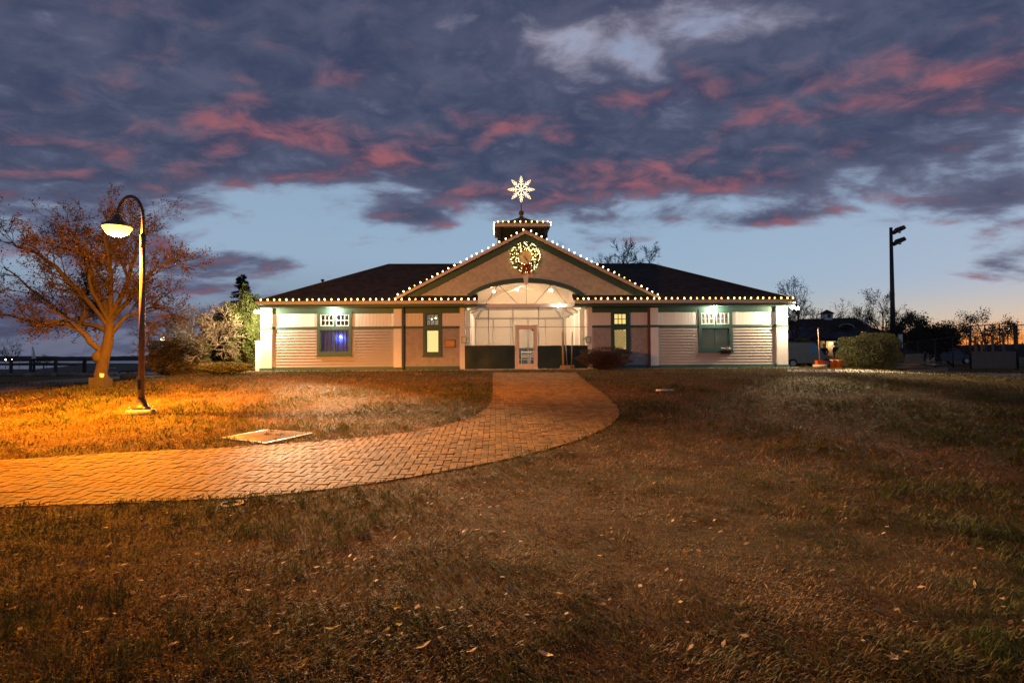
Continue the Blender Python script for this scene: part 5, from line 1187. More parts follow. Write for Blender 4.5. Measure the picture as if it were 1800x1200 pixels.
def boathouse():
    Yd = 56; b0 = stand(1480, Yd); o = empty('clubhouse', b0); tag(o, 'dark hip-roofed clubhouse with a small white cupola beyond the bush', 'building'); S = Yd / 1000
    def L(px, py): p = at(px, py, Yd); return p.x - b0.x, p.z - b0.z
    xa, _ = L(1372, 600); xb, _ = L(1572, 600); ze = L(1480, 588)[1]; zr = L(1480, 556)[1]
    wall_m = mat('clubhouse_wall', (0.20, 0.18, 0.15), 0.8, 0.15); rf_m = mat('clubhouse_roof', (0.022, 0.021, 0.024), 0.9, 0.2, 2)
    q = MB(); q.box(xa + 0.6, xb - 0.6, 0, 7, -0.3, ze); q.build('wall', wall_m, o)
    q = MB(); hip(q, xa, xb, -0.6, 7.6, ze, zr - 0.2, 2.9); ridge0, ridge1 = L(1437, 556)[0], L(1541, 553)[0]; q.build('hip_roof', rf_m, o)
    q = MB(); q.add([(ridge0 - 0.9, 1.6, zr - 0.9), (ridge1 + 0.5, 1.6, zr - 0.9), (ridge1, 3.5, zr + 0.1), (ridge0, 3.5, zr), (ridge0 - 0.9, 5.4, zr - 0.9), (ridge1 + 0.5, 5.4, zr - 0.9)], [(0, 1, 2, 3), (4, 3, 2, 5), (0, 3, 4), (1, 5, 2)]); q.build('upper_roof', rf_m, o)
    cx, cz = L(1488, 549); cu = empty('roof_cupola', (0, 0, 0), 0, o); q = MB(); q.box(cx - 0.42, cx + 0.42, 3.1, 3.9, zr - 0.15, zr + 0.52); q.build('cupola_wall', M['white'], cu); q = MB(); q.box(cx - 0.16, cx + 0.16, 3.05, 3.098, zr + 0.08, zr + 0.42); q.build('louvre', M['black'], cu)
    q = MB(); hip(q, cx - 0.56, cx + 0.56, 2.95, 4.05, zr + 0.53, zr + 0.95, 0.5, 0.05); q.build('cupola_roof', rf_m, cu)
    ex, ezz = L(1493, 575); q = MB(); q.tube([(ex + 0.75 * math.cos(PI * i / 12) , 0.5, ezz - 0.05 + 0.40 * math.sin(PI * i / 12)) for i in range(13)], 0.05, 5); q.build('eyebrow_trim', M['metal'], o); q = MB(); q.prism_y([(ex + 0.72 * math.cos(PI * i / 12), ezz - 0.05 + 0.37 * math.sin(PI * i / 12)) for i in range(13)], 0.55, 1.6); q.build('eyebrow_dormer', rf_m, o)
    gx_, gz_ = L(1539, 562); q = MB(); q.prism_y([(gx_ - 0.32, gz_ - 0.3), (gx_ + 0.32, gz_ - 0.3), (gx_ + 0.02, gz_ + 0.42)], 1.45, 1.52); q.build('gable_vent', M['metal'], o)
    for k, (px, w_) in enumerate(((1515, 0.3), (1522, 0.3), (1533, 0.55), (1546, 0.75))):
        x, z = L(px, 588 if k > 1 else 586); w1 = empty('window', (0, 0, 0), 0, o); q = MB(); frame_box(q, x - w_ / 2, x + w_ / 2, z - 0.34, z + 0.22, 0.05, -0.06, 0.0); q.build('frame', M['black'], w1)
        q = MB(); q.box(x - w_ / 2 + 0.05, x + w_ / 2 - 0.05, -0.03, -0.01, z - 0.29, z + 0.17); q.build('pane', emit('clubhouse_window', (1.0, 0.42, 0.10), 0.75) if 'clubhouse_window' not in bpy.data.materials else bpy.data.materials['clubhouse_window'], w1)
boathouse()
def marquee():
    Yd = 49; b0 = stand(1450, Yd); o = empty('marquee_tent', b0); tag(o, 'dark blue peaked tent roof on poles in front of the clubhouse', 'tent')
    def L(px, py): p = at(px, py, Yd); return p.x - b0.x, p.z - b0.z
    x0, x1 = L(1376, 600)[0], L(1528, 600)[0]; ze = L(1450, 594)[1]; za = L(1455, 571)[1]; m_ = mat('blue_canvas', (0.018, 0.022, 0.045), 0.7, 0.2)
    q = MB(); cx = (x0 + x1) / 2; q.add([(x0, 0, ze), (x1, 0, ze), (x1, 5, ze), (x0, 5, ze), (cx - 0.6, 2.5, za), (cx + 0.6, 2.5, za), (x0, 0, ze - 0.25), (x1, 0, ze - 0.25), (x1, 5, ze - 0.25), (x0, 5, ze - 0.25)], [(0, 1, 5, 4), (1, 2, 5), (2, 3, 4, 5), (3, 0, 4), (6, 7, 1, 0), (7, 8, 2, 1), (9, 6, 0, 3)]); q.build('canopy', m_, o)
    for x in (x0 + 0.1, cx, x1 - 0.1): MB().tube([(x, 0.1, -0.3), (x, 0.1, ze)], 0.05, 6).build('pole', M['metal'], o)
marquee()
def kiosk():
    Yd = 52; b0 = stand(1460, Yd); o = empty('lit_hut', b0); tag(o, 'tan hut wall with a lit lamp and a teal sign under the tent', 'hut')
    def L(px, py): p = at(px, py, Yd); return p.x - b0.x, p.z - b0.z
    q = MB(); q.box(L(1442, 600)[0], L(1500, 600)[0], 0, 0.8, -0.3, L(1450, 596)[1]); q.build('wall', mat('tan_wall', (0.30, 0.25, 0.17), 0.8, 0.1), o)
    x, z = L(1474, 607); q = MB(); q.box(x - 0.28, x + 0.28, -0.05, -0.003, z - 0.45, z + 0.40); q.build('sign', mat('teal_sign', (0.01, 0.16, 0.16), 0.6, 0.1), o)
    x, z = L(1459.5, 603); q = MB(); q.box(x - 0.10, x + 0.10, -0.14, -0.003, z - 0.09, z + 0.09); q.build('lamp', emit('hut_lamp', (1.0, 0.6, 0.18), 8.0), o); lamp_point('hut_light', (x, -0.4, z - 0.1), 40, (1.0, 0.62, 0.3), 0.1, o)
kiosk()
def van():
    Yd = 41; b0 = stand(1412, Yd); o = empty('parked_van', b0); tag(o, 'pale van with windscreen coloured blue as if reflecting parked behind the pavilion corner', 'van')
    body = mat('van_paint', (0.22, 0.22, 0.20), 0.4, 0.15); W = 0.85
    prof = [(-1.9, 0.35), (1.75, 0.35), (1.8, 0.75), (1.05, 0.95), (0.45, 1.72), (0.2, 1.80), (-1.9, 1.80)]
    q = MB(); q.prism_y(prof, -W, W); q.build('body', body, o)
    q = MB(); q.add([(1.03, -W - 0.012, 1.0), (0.50, -W - 0.012, 1.66), (0.05, -W - 0.012, 1.66), (0.05, -W - 0.012, 1.0)], [(0, 1, 2, 3)]); q.build('side_window', mat('reflection_blue_glass', (0.10, 0.25, 0.42), 0.1, 0.1), o)  # blue pane colour imitates a reflection in the glass
    q = MB(); q.add([(1.06, -W + 0.06, 0.98), (1.06, W - 0.06, 0.98), (0.49, W - 0.06, 1.70), (0.49, -W + 0.06, 1.70)], [(0, 1, 2, 3)]); q.build('windscreen', bpy.data.materials['reflection_blue_glass'], o)
    for x in (-1.2, 1.15):
        for s in (-1, 1):
            wh = empty('wheel', (x, s * W, 0.33), 0, o); q = MB(); q.prism_y([(0.33 * math.cos(2 * PI * i / 18), 0.33 * math.sin(2 * PI * i / 18)) for i in range(18)], -0.1, 0.1); q.build('tyre', M['black'], wh)
            q = MB(); q.prism_y([(0.19 * math.cos(2 * PI * i / 14), 0.19 * math.sin(2 * PI * i / 14)) for i in range(14)], -0.115, 0.115); q.build('rim', M['metal'], wh)
    q = MB(); q.box(1.79, 1.86, -W + 0.05, W - 0.05, 0.35, 0.55); q.build('bumper', M['black'], o); q = MB(); q.box(1.70, 1.81, -W + 0.08, -W + 0.3, 0.62, 0.76); q.build('headlight', M['metal'], o)
    q = MB(); q.box(-1.7, 0.0, -0.6, 0.6, 1.805, 1.84); q.build('roof_rack', M['black'], o)
    n_ = MB(); r = random.Random(5)
    for k in range(500):
        p = Vector((r.uniform(-0.4, 0.3), r.uniform(-0.5, 0.5), 1.86 + r.uniform(0, 0.26))); d = Vector((r.gauss(0, 1), r.gauss(0, 0.6), r.gauss(0, 0.6))).normalized() * 0.14; s_ = d.orthogonal().normalized() * 0.02; n_.add([tuple(p - s_), tuple(p + s_), tuple(p + d)], [(0, 1, 2)])
    g_ = empty('cut_greenery', b0 + Vector((0, 0, 0.002))); tag(g_, 'bundle of green fir boughs tied on the van roof', 'greenery'); n_.build('needles', ever, g_); q = MB(); q.tube([(-0.45, 0, 1.90), (0.35, 0, 1.96)], 0.04, 6); q.build('stem', M['bark'], g_)
van()
# buckets, base with pole, boards
def bucket(px, py, Yd, r_, h_, m_, label, group=None):
    p_ = stand(px, Yd); o = empty('bucket', p_); tag(o, label, 'bucket', group); q = MB(); q.lathe([(0.0, 0.02), (r_ * 0.82, 0.0), (r_, h_), (r_ * 1.08, h_), (r_ * 1.08, h_ - 0.04), (r_ * 0.98, h_ - 0.05)], (0, 0, 0), 16); q.build('pail', m_, o); q = MB(); q.lathe([(r_ * 0.95, h_ - 0.01), (0, h_ - 0.01)], (0, 0, 0), 16); q.build('lid', m_, o)
    q = MB(); q.tube([(r_ * 1.06 * math.cos(a), -r_ * 0.25 * math.sin(a) - r_ * 0.9, h_ - 0.05 - 0.14 * math.sin(a)) for a in np.linspace(0, PI, 9)], 0.008, 4); q.build('handle', M['metal'], o)
orm = mat('orange_plastic', (0.75, 0.20, 0.015), 0.45, 0.1); redm = mat('red_orange_plastic', (0.70, 0.10, 0.015), 0.45, 0.1)
bucket(1465.5, 650, 26.4, 0.16, 0.42, orm, 'orange bucket on the far side of its twin from the boxy green bush'); bucket(1476, 650, 26.2, 0.15, 0.42, orm, 'orange bucket between its twin and the boxy green bush')
p_ = stand(1441, 26.5); o = empty('sign_base', p_); tag(o, 'round wooden base carrying a red-orange tub and a tall thin pole', 'stand'); q = MB(); q.lathe([(0, 0), (0.30, 0), (0.31, 0.06), (0.29, 0.17), (0, 0.18)], (0, 0, 0), 16); q.build('plinth', M['wood'], o); q = MB(); q.hexa([(-0.15, -0.12, 0.18), (0.15, -0.12, 0.18), (0.15, 0.12, 0.18), (-0.15, 0.12, 0.18), (-0.18, -0.15, 0.36), (0.18, -0.15, 0.36), (0.18, 0.15, 0.36), (-0.18, 0.15, 0.36)]); q.build('tub', redm, o); zt = at(1439, 577, 26.5).z - p_.z; MB().tube([(0, 0, 0.3), (-0.05, 0, zt)], 0.022, 7).build('pole', M['wood'], o)
def person(px, Yd, label, coat, legs, hgt_, yaw):
    b0 = stand(px, Yd); o = empty('person', b0, yaw); tag(o, label, 'person', 'people by the van'); k = hgt_ / 1.75
    J = {'pel': (0, 0, 0.95), 'chest': (0, 0.02, 1.30), 'neck': (0, 0.01, 1.48), 'head': (0, -0.02, 1.62), 'crown': (0, -0.01, 1.72), 'hipL': (-0.10, 0, 0.90), 'kneeL': (-0.11, -0.03, 0.50), 'ankL': (-0.11, 0.02, 0.09), 'toeL': (-0.12, -0.14, 0.04), 'hipR': (0.10, 0, 0.90), 'kneeR': (0.12, -0.06, 0.50), 'ankR': (0.12, 0.03, 0.09), 'toeR': (0.13, -0.13, 0.04),
         'shL': (-0.19, 0.02, 1.40), 'elL': (-0.25, 0.02, 1.12), 'wrL': (-0.20, -0.14, 0.92), 'hdL': (-0.18, -0.20, 0.86), 'shR': (0.19, 0.02, 1.40), 'elR': (0.26, 0.0, 1.12), 'wrR': (0.18, -0.18, 0.98), 'hdR': (0.15, -0.25, 0.95)}
    Rd = {'pel': 0.155, 'chest': 0.17, 'neck': 0.06, 'head': 0.10, 'crown': 0.07, 'hipL': 0.10, 'hipR': 0.10, 'kneeL': 0.07, 'kneeR': 0.07, 'ankL': 0.05, 'ankR': 0.05, 'toeL': 0.04, 'toeR': 0.04, 'shL': 0.075, 'shR': 0.075, 'elL': 0.058, 'elR': 0.058, 'wrL': 0.04, 'wrR': 0.04, 'hdL': 0.04, 'hdR': 0.04}
    ed = [('pel', 'chest'), ('chest', 'neck'), ('neck', 'head'), ('head', 'crown'), ('pel', 'hipL'), ('hipL', 'kneeL'), ('kneeL', 'ankL'), ('ankL', 'toeL'), ('pel', 'hipR'), ('hipR', 'kneeR'), ('kneeR', 'ankR'), ('ankR', 'toeR'), ('chest', 'shL'), ('shL', 'elL'), ('elL', 'wrL'), ('wrL', 'hdL'), ('chest', 'shR'), ('shR', 'elR'), ('elR', 'wrR'), ('wrR', 'hdR')]
    ks_ = list(J); me = bpy.data.meshes.new('body'); me.from_pydata([tuple(c * k for c in J[n_]) for n_ in ks_], [(ks_.index(a), ks_.index(c)) for a, c in ed], [])
    bo = link('body', me, None, o); sk = bo.modifiers.new('skin', 'SKIN'); sb = bo.modifiers.new('sub', 'SUBSURF'); sb.levels = 2; sb.render_levels = 2
    for i, n_ in enumerate(ks_): me.skin_vertices[0].data[i].radius = (Rd[n_] * k, Rd[n_] * k); me.skin_vertices[0].data[i].use_root = n_ == 'pel'
    dg = bpy.context.evaluated_depsgraph_get(); ev = bo.evaluated_get(dg); m2 = bpy.data.meshes.new_from_object(ev); bo.modifiers.clear(); bo.data = m2; m2.name = 'body'
    m2.materials.clear()
    for mm in (mat('skin', (0.45, 0.27, 0.20), 0.6, 0.05) if 'skin' not in bpy.data.materials else bpy.data.materials['skin'], coat, legs, M['black']): m2.materials.append(mm)
    for pl_ in m2.polygons:
        c = pl_.center / k; pl_.material_index = 0 if c.z > 1.47 or (c.z < 0.97 and c.y < -0.17 and abs(c.x) > 0.1 and c.z > 0.7) else 1 if c.z > 0.84 else 2 if c.z > 0.12 else 3; pl_.use_smooth = True
    q = MB(); q.ball((0, 0.02 * k, 1.66 * k), 0.105 * k, 0.115 * k, 0.11 * k, 12, 8); q.v = [v for v in q.v]; h_ = q.build('hair', mat(coat.name + '_hair', (0.03, 0.02, 0.015), 0.8, 0.2), o); h_.location = (0, 0.025 * k, 0.015 * k)
    q = MB(); q.ball((0, -0.125 * k, 1.62 * k), 0.016 * k, 0.022 * k, 0.025 * k, 6, 5); q.build('nose', bpy.data.materials['skin'], o)
person(1470, 39.5, 'person in a dark jacket and tan trousers beside the teal sign', mat('dark_jacket', (0.018, 0.017, 0.018), 0.8, 0.2), mat('tan_trousers', (0.22, 0.15, 0.08), 0.8, 0.15), 1.72, 0.4)
person(1449, 40.5, 'person in black clothes standing near the van front', mat('black_coat', (0.014, 0.016, 0.016), 0.8, 0.2), mat('black_trousers', (0.015, 0.015, 0.02), 0.8, 0.2), 1.68, -0.6)
# timber, car, fences
def boards_pile():
    p_ = stand(1608, 33); o = empty('board_pile', p_); tag(o, 'untidy pile of boards beyond the clipped bush', 'boards'); r = random.Random(8)
    for k in range(9):
        q = MB(); l_ = r.uniform(0.8, 1.6); q.box(-l_, l_, -0.08, 0.08, 0, 0.045); b_ = q.build('plank', M['greywood'] if k % 3 else M['wood'], o); b_.location = (r.uniform(-0.5, 0.6), r.uniform(-0.3, 0.3), 0.0 + 0.05 * k); b_.rotation_euler = (0, r.uniform(-0.03, 0.03), r.uniform(-0.4, 0.4))
    c_ = stand(1607, 34.5); q = MB(); q.hexa([(-0.42, -0.25, 0.45), (0.42, -0.25, 0.45), (0.42, 0.25, 0.45), (-0.42, 0.25, 0.45), (-0.36, -0.25, 0.92), (0.38, -0.25, 0.95), (0.38, 0.25, 0.95), (-0.36, 0.25, 0.92)]); q.box(-0.44, 0.44, -0.27, 0.27, -0.05, 0.447); tag(q.build('crate', M['greywood'], None, c_), 'pale grey crate behind the pile of boards', 'crate')
boards_pile()
def car():
    Yd = 52; b0 = stand(1660, Yd); o = empty('parked_car', b0, 0.1); tag(o, 'dark car with pale roof parked beyond the yard fence', 'car'); m_ = mat('car_paint', (0.06, 0.07, 0.09), 0.3, 0.05); W = 0.82
    q = MB(); q.prism_y([(-2.1, 0.3), (2.1, 0.3), (2.15, 0.7), (1.2, 0.88), (0.6, 1.36), (-0.9, 1.40), (-1.7, 0.95), (-2.15, 0.85)], -W, W); q.build('body', m_, o)
    q = MB(); q.add([(1.10, -W - 0.01, 0.90), (0.58, -W - 0.01, 1.30), (-0.85, -W - 0.01, 1.33), (-1.45, -W - 0.01, 0.95)], [(0, 1, 2, 3)]); q.build('side_window', mat('car_glass', (0.04, 0.06, 0.09), 0.08, 0.05), o)
    q = MB(); q.box(-0.88, 0.55, -W + 0.03, W - 0.03, 1.40, 1.425); q.build('roof', mat('pale_roof', (0.5, 0.52, 0.56), 0.3, 0.05), o)
    for x in (-1.35, 1.35):
        for s in (-1, 1):
            wh = empty('wheel', (x, s * W, 0.31), 0, o); q = MB(); q.prism_y([(0.31 * math.cos(2 * PI * i / 18), 0.31 * math.sin(2 * PI * i / 18)) for i in range(18)], -0.1, 0.1); q.build('tyre', M['black'], wh); q = MB(); q.prism_y([(0.18 * math.cos(2 * PI * i / 12), 0.18 * math.sin(2 * PI * i / 12)) for i in range(12)], -0.112, 0.112); q.build('rim', M['metal'], wh)
    q = MB(); q.box(-2.17, -2.12, -0.7, -0.5, 0.62, 0.74); q.box(-2.17, -2.12, 0.5, 0.7, 0.62, 0.74); q.build('tail_light', mat('tail_red', (0.3, 0.02, 0.02), 0.3), o)
car()
p_ = stand(1637, 47); q = MB(); q.hexa([(-0.28, -0.2, -0.1), (0.28, -0.2, -0.1), (0.28, 0.2, -0.1), (-0.28, 0.2, -0.1), (-0.26, -0.2, 1.05), (0.26, -0.2, 1.05), (0.26, 0.2, 1.05), (-0.26, 0.2, 1.05)]); cab = empty('utility_cabinet', p_); tag(cab, 'pale utility cabinet standing beside the dark parked car', 'cabinet'); q.build('case', mat('pale_cabinet', (0.55, 0.60, 0.66), 0.4, 0.05), cab); q = MB(); q.box(-0.22, 0.22, -0.215, -0.203, 0.1, 0.98); q.build('cabinet_door', M['white'], cab)
def fence_run(px0, px1, Yd0, Yd1, top0, top1, label, nposts, mesh=True, low=None):
    A, B_ = stand(px0, Yd0), stand(px1, Yd1); o = empty('yard_fence', A); tag(o, label, 'fence', 'fences round the yard'); d = B_ - A; h0, h1 = at(px0, top0, Yd0).z - A.z, at(px1, top1, Yd1).z - B_.z
    for k in range(nposts):
        u = k / (nposts - 1); p = d * u; MB().tube([p + Vector((0, 0, -0.2)), p + Vector((0, 0, h0 + (h1 - h0) * u))], 0.055 if k in (0, nposts - 1) else 0.035, 7).build('post', M['black'], o)
    MB().tube([Vector((0, 0, h0 - 0.03)), d + Vector((0, 0, h1 - 0.03))], 0.03, 6).build('top_rail', M['black'], o); MB().tube([Vector((0, 0, 0.12)), d + Vector((0, 0, 0.12))], 0.022, 6).build('bottom_rail', M['black'], o)
    if mesh:
        q = MB(); n = int(d.length / 0.16)
        for i in range(n):
            u = (i + 0.5) / n; p = d * u; q.tube([p + Vector((0, 0, 0.12)), p + Vector((0, 0, h0 + (h1 - h0) * u - 0.03))], 0.005, 3, False)
        for j in range(int(h0 / 0.16)): z = 0.2 + j * 0.16; q.tube([Vector((0, 0, z)), d + Vector((0, 0, z))], 0.005, 3, False)
        tag(q.build('wire_mesh', M['black'], o), kind='stuff')
    if low:
        n = int(d.length / 0.2)
        for i in range(n):
            u0, u1 = (i + 0.04) / n, (i + 0.96) / n; a, c = d * u0, d * u1; q = MB(); y = 0.06; q.hexa([(a.x, a.y - y, 0.02), (c.x, c.y - y, 0.02), (c.x, c.y - y + 0.02, 0.02), (a.x, a.y - y + 0.02, 0.02), (a.x, a.y - y, low + rng.uniform(-0.02, 0.02)), (c.x, c.y - y, low), (c.x, c.y - y + 0.02, low), (a.x, a.y - y + 0.02, low)]); q.build('board', M['greywood'], o)
fence_run(1584, 1706, 37, 37, 603, 588, 'dark wire fence behind the pile of boards', 5); fence_run(1707, 1785, 34.5, 34.5, 572, 567, 'wire yard fence with low wooden boards along its foot', 4, True, 1.05); fence_run(1789, 2000, 33, 28, 571, 560, 'tall wire gate panel beside the low boarded fence', 6)
for k, px in enumerate((1716, 1727, 1733, 1746, 1765)): p_ = stand(px, 35.6); h_ = at(px, (592, 600, 596, 590, 586)[k], 35.6).z - p_.z; q = MB(); q.box(-0.06, 0.06, -0.03, 0.03, -0.1, h_); q.prism_y([(-0.06, h_), (0.06, h_), (0, h_ + 0.06)], -0.03, 0.03); tag(q.build('stake', M['greywood'], None, p_), 'pale wooden stake behind the low boarded fence', 'stake', 'stakes behind the boarded fence')
small_lamp(1771, 578, 60, float(hgt(52, 60)), 0.16, 0, 'bluish white lamp globe on a post beyond the yard fence')
p_ = stand(1655, 33.5); q = MB(); q.hexa([(-0.3, -0.2, -0.05), (0.3, -0.2, -0.05), (0.3, 0.2, -0.05), (-0.3, 0.2, -0.05), (-0.22, -0.12, 0.16), (0.18, -0.14, 0.20), (0.2, 0.12, 0.17), (-0.2, 0.14, 0.14)]); tag(q.build('stone', rr_m, None, p_), 'pale stone lying beside the pile of boards', 'stone')
# yard trees
tree('bare_tree', 'bare tree with few leaves behind the pavilion corner floodlight', 'tree', stand(1403, 43), 6.9, 0.14, M['darkbark'], 41, 4, (5, 7), 0.7, 0.25, 0.3, 7, leaves=2600, lsize=0.055, lm=dark_leaf_m, limb_len=0.42, rmin=0.010)
tree('bare_tree', 'thin bare tree behind the floodlight mast', 'tree', stand(1553, 45), 6.6, 0.13, M['darkbark'], 42, 4, (5, 7), 0.7, 0.25, 0.28, 7, leaves=2600, lsize=0.055, lm=dark_leaf_m, limb_len=0.42, rmin=0.010)
tree('dense_tree', 'dense dark rounded tree beside the floodlight mast', 'tree', stand(1610, 47), 4.9, 0.16, M['darkbark'], 43, 4, (4, 5), 0.8, 0.15, 0.22, 7, leaves=14000, lsize=0.075, lm=dark_leaf_m, lspread=0.22, limb_len=0.42)
tree('dense_tree', 'dense dark lower tree between the mast and the yard fence', 'tree', stand(1650, 48), 4.4, 0.16, M['darkbark'], 44, 4, (4, 5), 0.85, 0.12, 0.2, 7, leaves=13000, lsize=0.075, lm=dark_leaf_m, lspread=0.22, limb_len=0.42)
tree('leafy_tree', 'open-crowned small tree rising behind the boarded fence', 'tree', stand(1733, 42), 4.8, 0.12, M['darkbark'], 45, 4, (4, 5), 0.75, 0.2, 0.25, 6, leaves=5000, lsize=0.06, lm=dark_leaf_m, lspread=0.16, limb_len=0.42)
for k, (px, Yd, H, lab) in enumerate(((1098, 62, 13.2, 'bare rounded treetop showing above the pavilion ridge, the taller'), (1140, 64, 12.6, 'bare treetop above the pavilion ridge, the lower one'))):
    tree('bare_tree', lab, 'tree', stand(px, Yd), H, 0.22, M['darkbark'], 50 + k, 4, (5, 7), 0.75, 0.15, 0.45, 6, limb_len=0.30, rmin=0.022)

# ------------------------------------------------------------------ on the lawn
hc = [ground_px(*p) for p in ((388, 772), (470, 757.5), (551, 763.5), (468, 781.5))]; cen = sum(hc, Vector()) / 4
hp = empty('access_hatch', cen); tag(hp, 'square ribbed metal access hatch set in the lawn by the path', 'hatch'); hm = mat('galvanised_plate', (0.60, 0.52, 0.46), 0.5, 0.25, 3, metal=0.15)
q = MB(); q.hexa([tuple(p - cen + Vector((0, 0, -0.05))) for p in hc[::-1]] + [tuple(p - cen + Vector((0, 0, 0.034))) for p in hc[::-1]]); q.build('plate', hm, hp)
ru = (hc[2] - hc[1]); n = 26
for k in range(1, n):
    u = k / n; a = hc[0] + (hc[3] - hc[0]) * u - cen; c = hc[1] + (hc[2] - hc[1]) * u - cen; q = MB(); q.tube([a * 0.97 + Vector((0, 0, 0.035)), c * 0.97 + Vector((0, 0, 0.035))], 0.006, 4); q.build('rib', hm, hp)
p_ = ground_px(408, 886); q = MB(); q.lathe([(0.13, -0.04), (0.13, 0.010), (0.10, 0.012), (0.095, 0.003), (0, 0.002)], (0, 0, 0), 20); dc = empty('drain_cover', p_); tag(dc, 'small round drain cover in the grass near the path edge', 'drain cover'); q.build('rim', mat('rusty_iron', (0.16, 0.09, 0.05), 0.7, 0.3, 10, metal=0.3), dc); q = MB()
for k in range(6): a = k * PI / 3; q.box(-0.004, 0.004, -0.09, 0.09, 0.003, 0.008)
q.build('grate_bar', M['black'], dc)
p_ = ground_px(1170, 688); q = MB(); q.tube([(-0.28, 0, 0.04), (0.28, 0.04, 0.03)], 0.028, 8); tag(q.build('stick', M['white'], None, p_, 0.1), 'pale stick lying on the lawn before the pavilion', 'stick')

# fallen leaves
def vnoise(x, y, cell, seed):
    g_ = np.random.default_rng(seed); G = g_.uniform(0, 1, (256, 256)); u, v = x / cell + 500.0, y / cell + 500.0; i, j = np.floor(u).astype(int), np.floor(v).astype(int); f, h = u - i, v - j; f = f * f * (3 - 2 * f); h = h * h * (3 - 2 * h)
    a, b_, c, d = G[i % 256, j % 256], G[(i + 1) % 256, j % 256], G[i % 256, (j + 1) % 256], G[(i + 1) % 256, (j + 1) % 256]; return (a * (1 - f) + b_ * f) * (1 - h) + (c * (1 - f) + d * f) * h
def leaf_mesh(kind, seed):
    r = random.Random(seed); mb = MB()
    if kind == 'maple': rr = [1.0, 0.42, 0.85, 0.38, 0.62, 0.30, 0.15, 0.30, 0.62, 0.38, 0.85, 0.42]
    else: rr = [1.0, 0.72, 0.5, 0.42, 0.45, 0.6, 0.85, 0.6, 0.45, 0.42, 0.5, 0.72]
    n = len(rr); pts = []
    for i, q_ in enumerate(rr):
        a = 2 * PI * i / n; x, y = math.sin(a) * q_ * (1 if kind == 'maple' else 0.62), math.cos(a) * q_; pts.append((x, y, 0.28 * (x * x + y * y) * r.uniform(0.4, 1.2) + 0.10 * r.random()))
    mb.add([(0, 0, 0)] + pts, [(0, i + 1, (i + 1) % n + 1) for i in range(n)], False); mb.tube([(0, -0.1, 0.02), (0, -0.9 if kind == 'maple' else -1.2, 0.12)], 0.03, 3); return mb.mesh('leaf_' + kind)
lms = [mat('leaf_tan', (0.40, 0.26, 0.12), 0.9, 0.2, 6, spec=0.05), mat('leaf_yellow', (0.50, 0.34, 0.05), 0.9, 0.2, 6, spec=0.05), mat('leaf_brown', (0.26, 0.13, 0.05), 0.9, 0.2, 6, spec=0.05), mat('leaf_pale', (0.55, 0.41, 0.24), 0.9, 0.15, 6, spec=0.05)]
LM = {}
for ki, kd in enumerate(('maple', 'oval')):
    for mi, lm_ in enumerate(lms): me = leaf_mesh(kd, 10 * ki + mi); me.materials.append(lm_); LM[kd, mi] = me
def put_leaf(px, py, size, kd, mi, label, group=None, r=rng):
    p_ = ground_px(px, py); o = link('fallen_leaf', LM[kd, mi]); o.scale = (size,) * 3; o.location = p_ + Vector((0, 0, 0.035)); o.rotation_euler = (r.uniform(-0.25, 0.25), r.uniform(-0.25, 0.25), r.uniform(0, 6.28)); tag(o, label, 'leaf', group)
put_leaf(977, 1052, 0.055, 'maple', 1, 'yellow maple leaf lying alone in the foreground grass'); put_leaf(1207, 1102, 0.050, 'oval', 0, 'broad tan leaf on the darkest foreground grass'); put_leaf(744, 1147, 0.050, 'oval', 3, 'pale cream upturned leaf in the foreground straw'); put_leaf(553, 1016, 0.035, 'oval', 3, 'small cream leaf in the grass below the drain cover')
for px, py in ((862, 940), (884, 942), (900, 944), (848, 935), (915, 938), (872, 933), (838, 938)): put_leaf(px, py, rng.uniform(0.03, 0.045), 'maple', rng.choice((0, 2, 3)), 'dry tan leaf in the little drift of leaves beyond the yellow maple leaf', 'leaves of the small drift')
rl = random.Random(77); cnt = 0
while cnt < 120:
    px = rl.uniform(5, 1795); py = 660 + 530 * rl.random() ** 1.7; p_ = ground_px(px, py)
    if inside(PATH, np.array([p_.x]), np.array([p_.y]))[0] or p_.y > 25 or vnoise(np.array([p_.x]), np.array([p_.y]), 1.4, 4)[0] < rl.uniform(0.30, 0.62): continue
    mi = rl.choice((0, 0, 1, 2, 2, 3)); kd = rl.choice(('maple', 'oval')); put_leaf(px, py, rl.uniform(0.025, 0.05) * (1.0 + 0.03 * p_.y), kd, mi, 'scattered dry %s fallen leaf on the lawn' % ('tan', 'yellow', 'brown', 'pale')[mi], 'dry leaves scattered on the lawn, %s' % ('tan', 'yellow', 'brown', 'pale')[mi], rl); cnt += 1

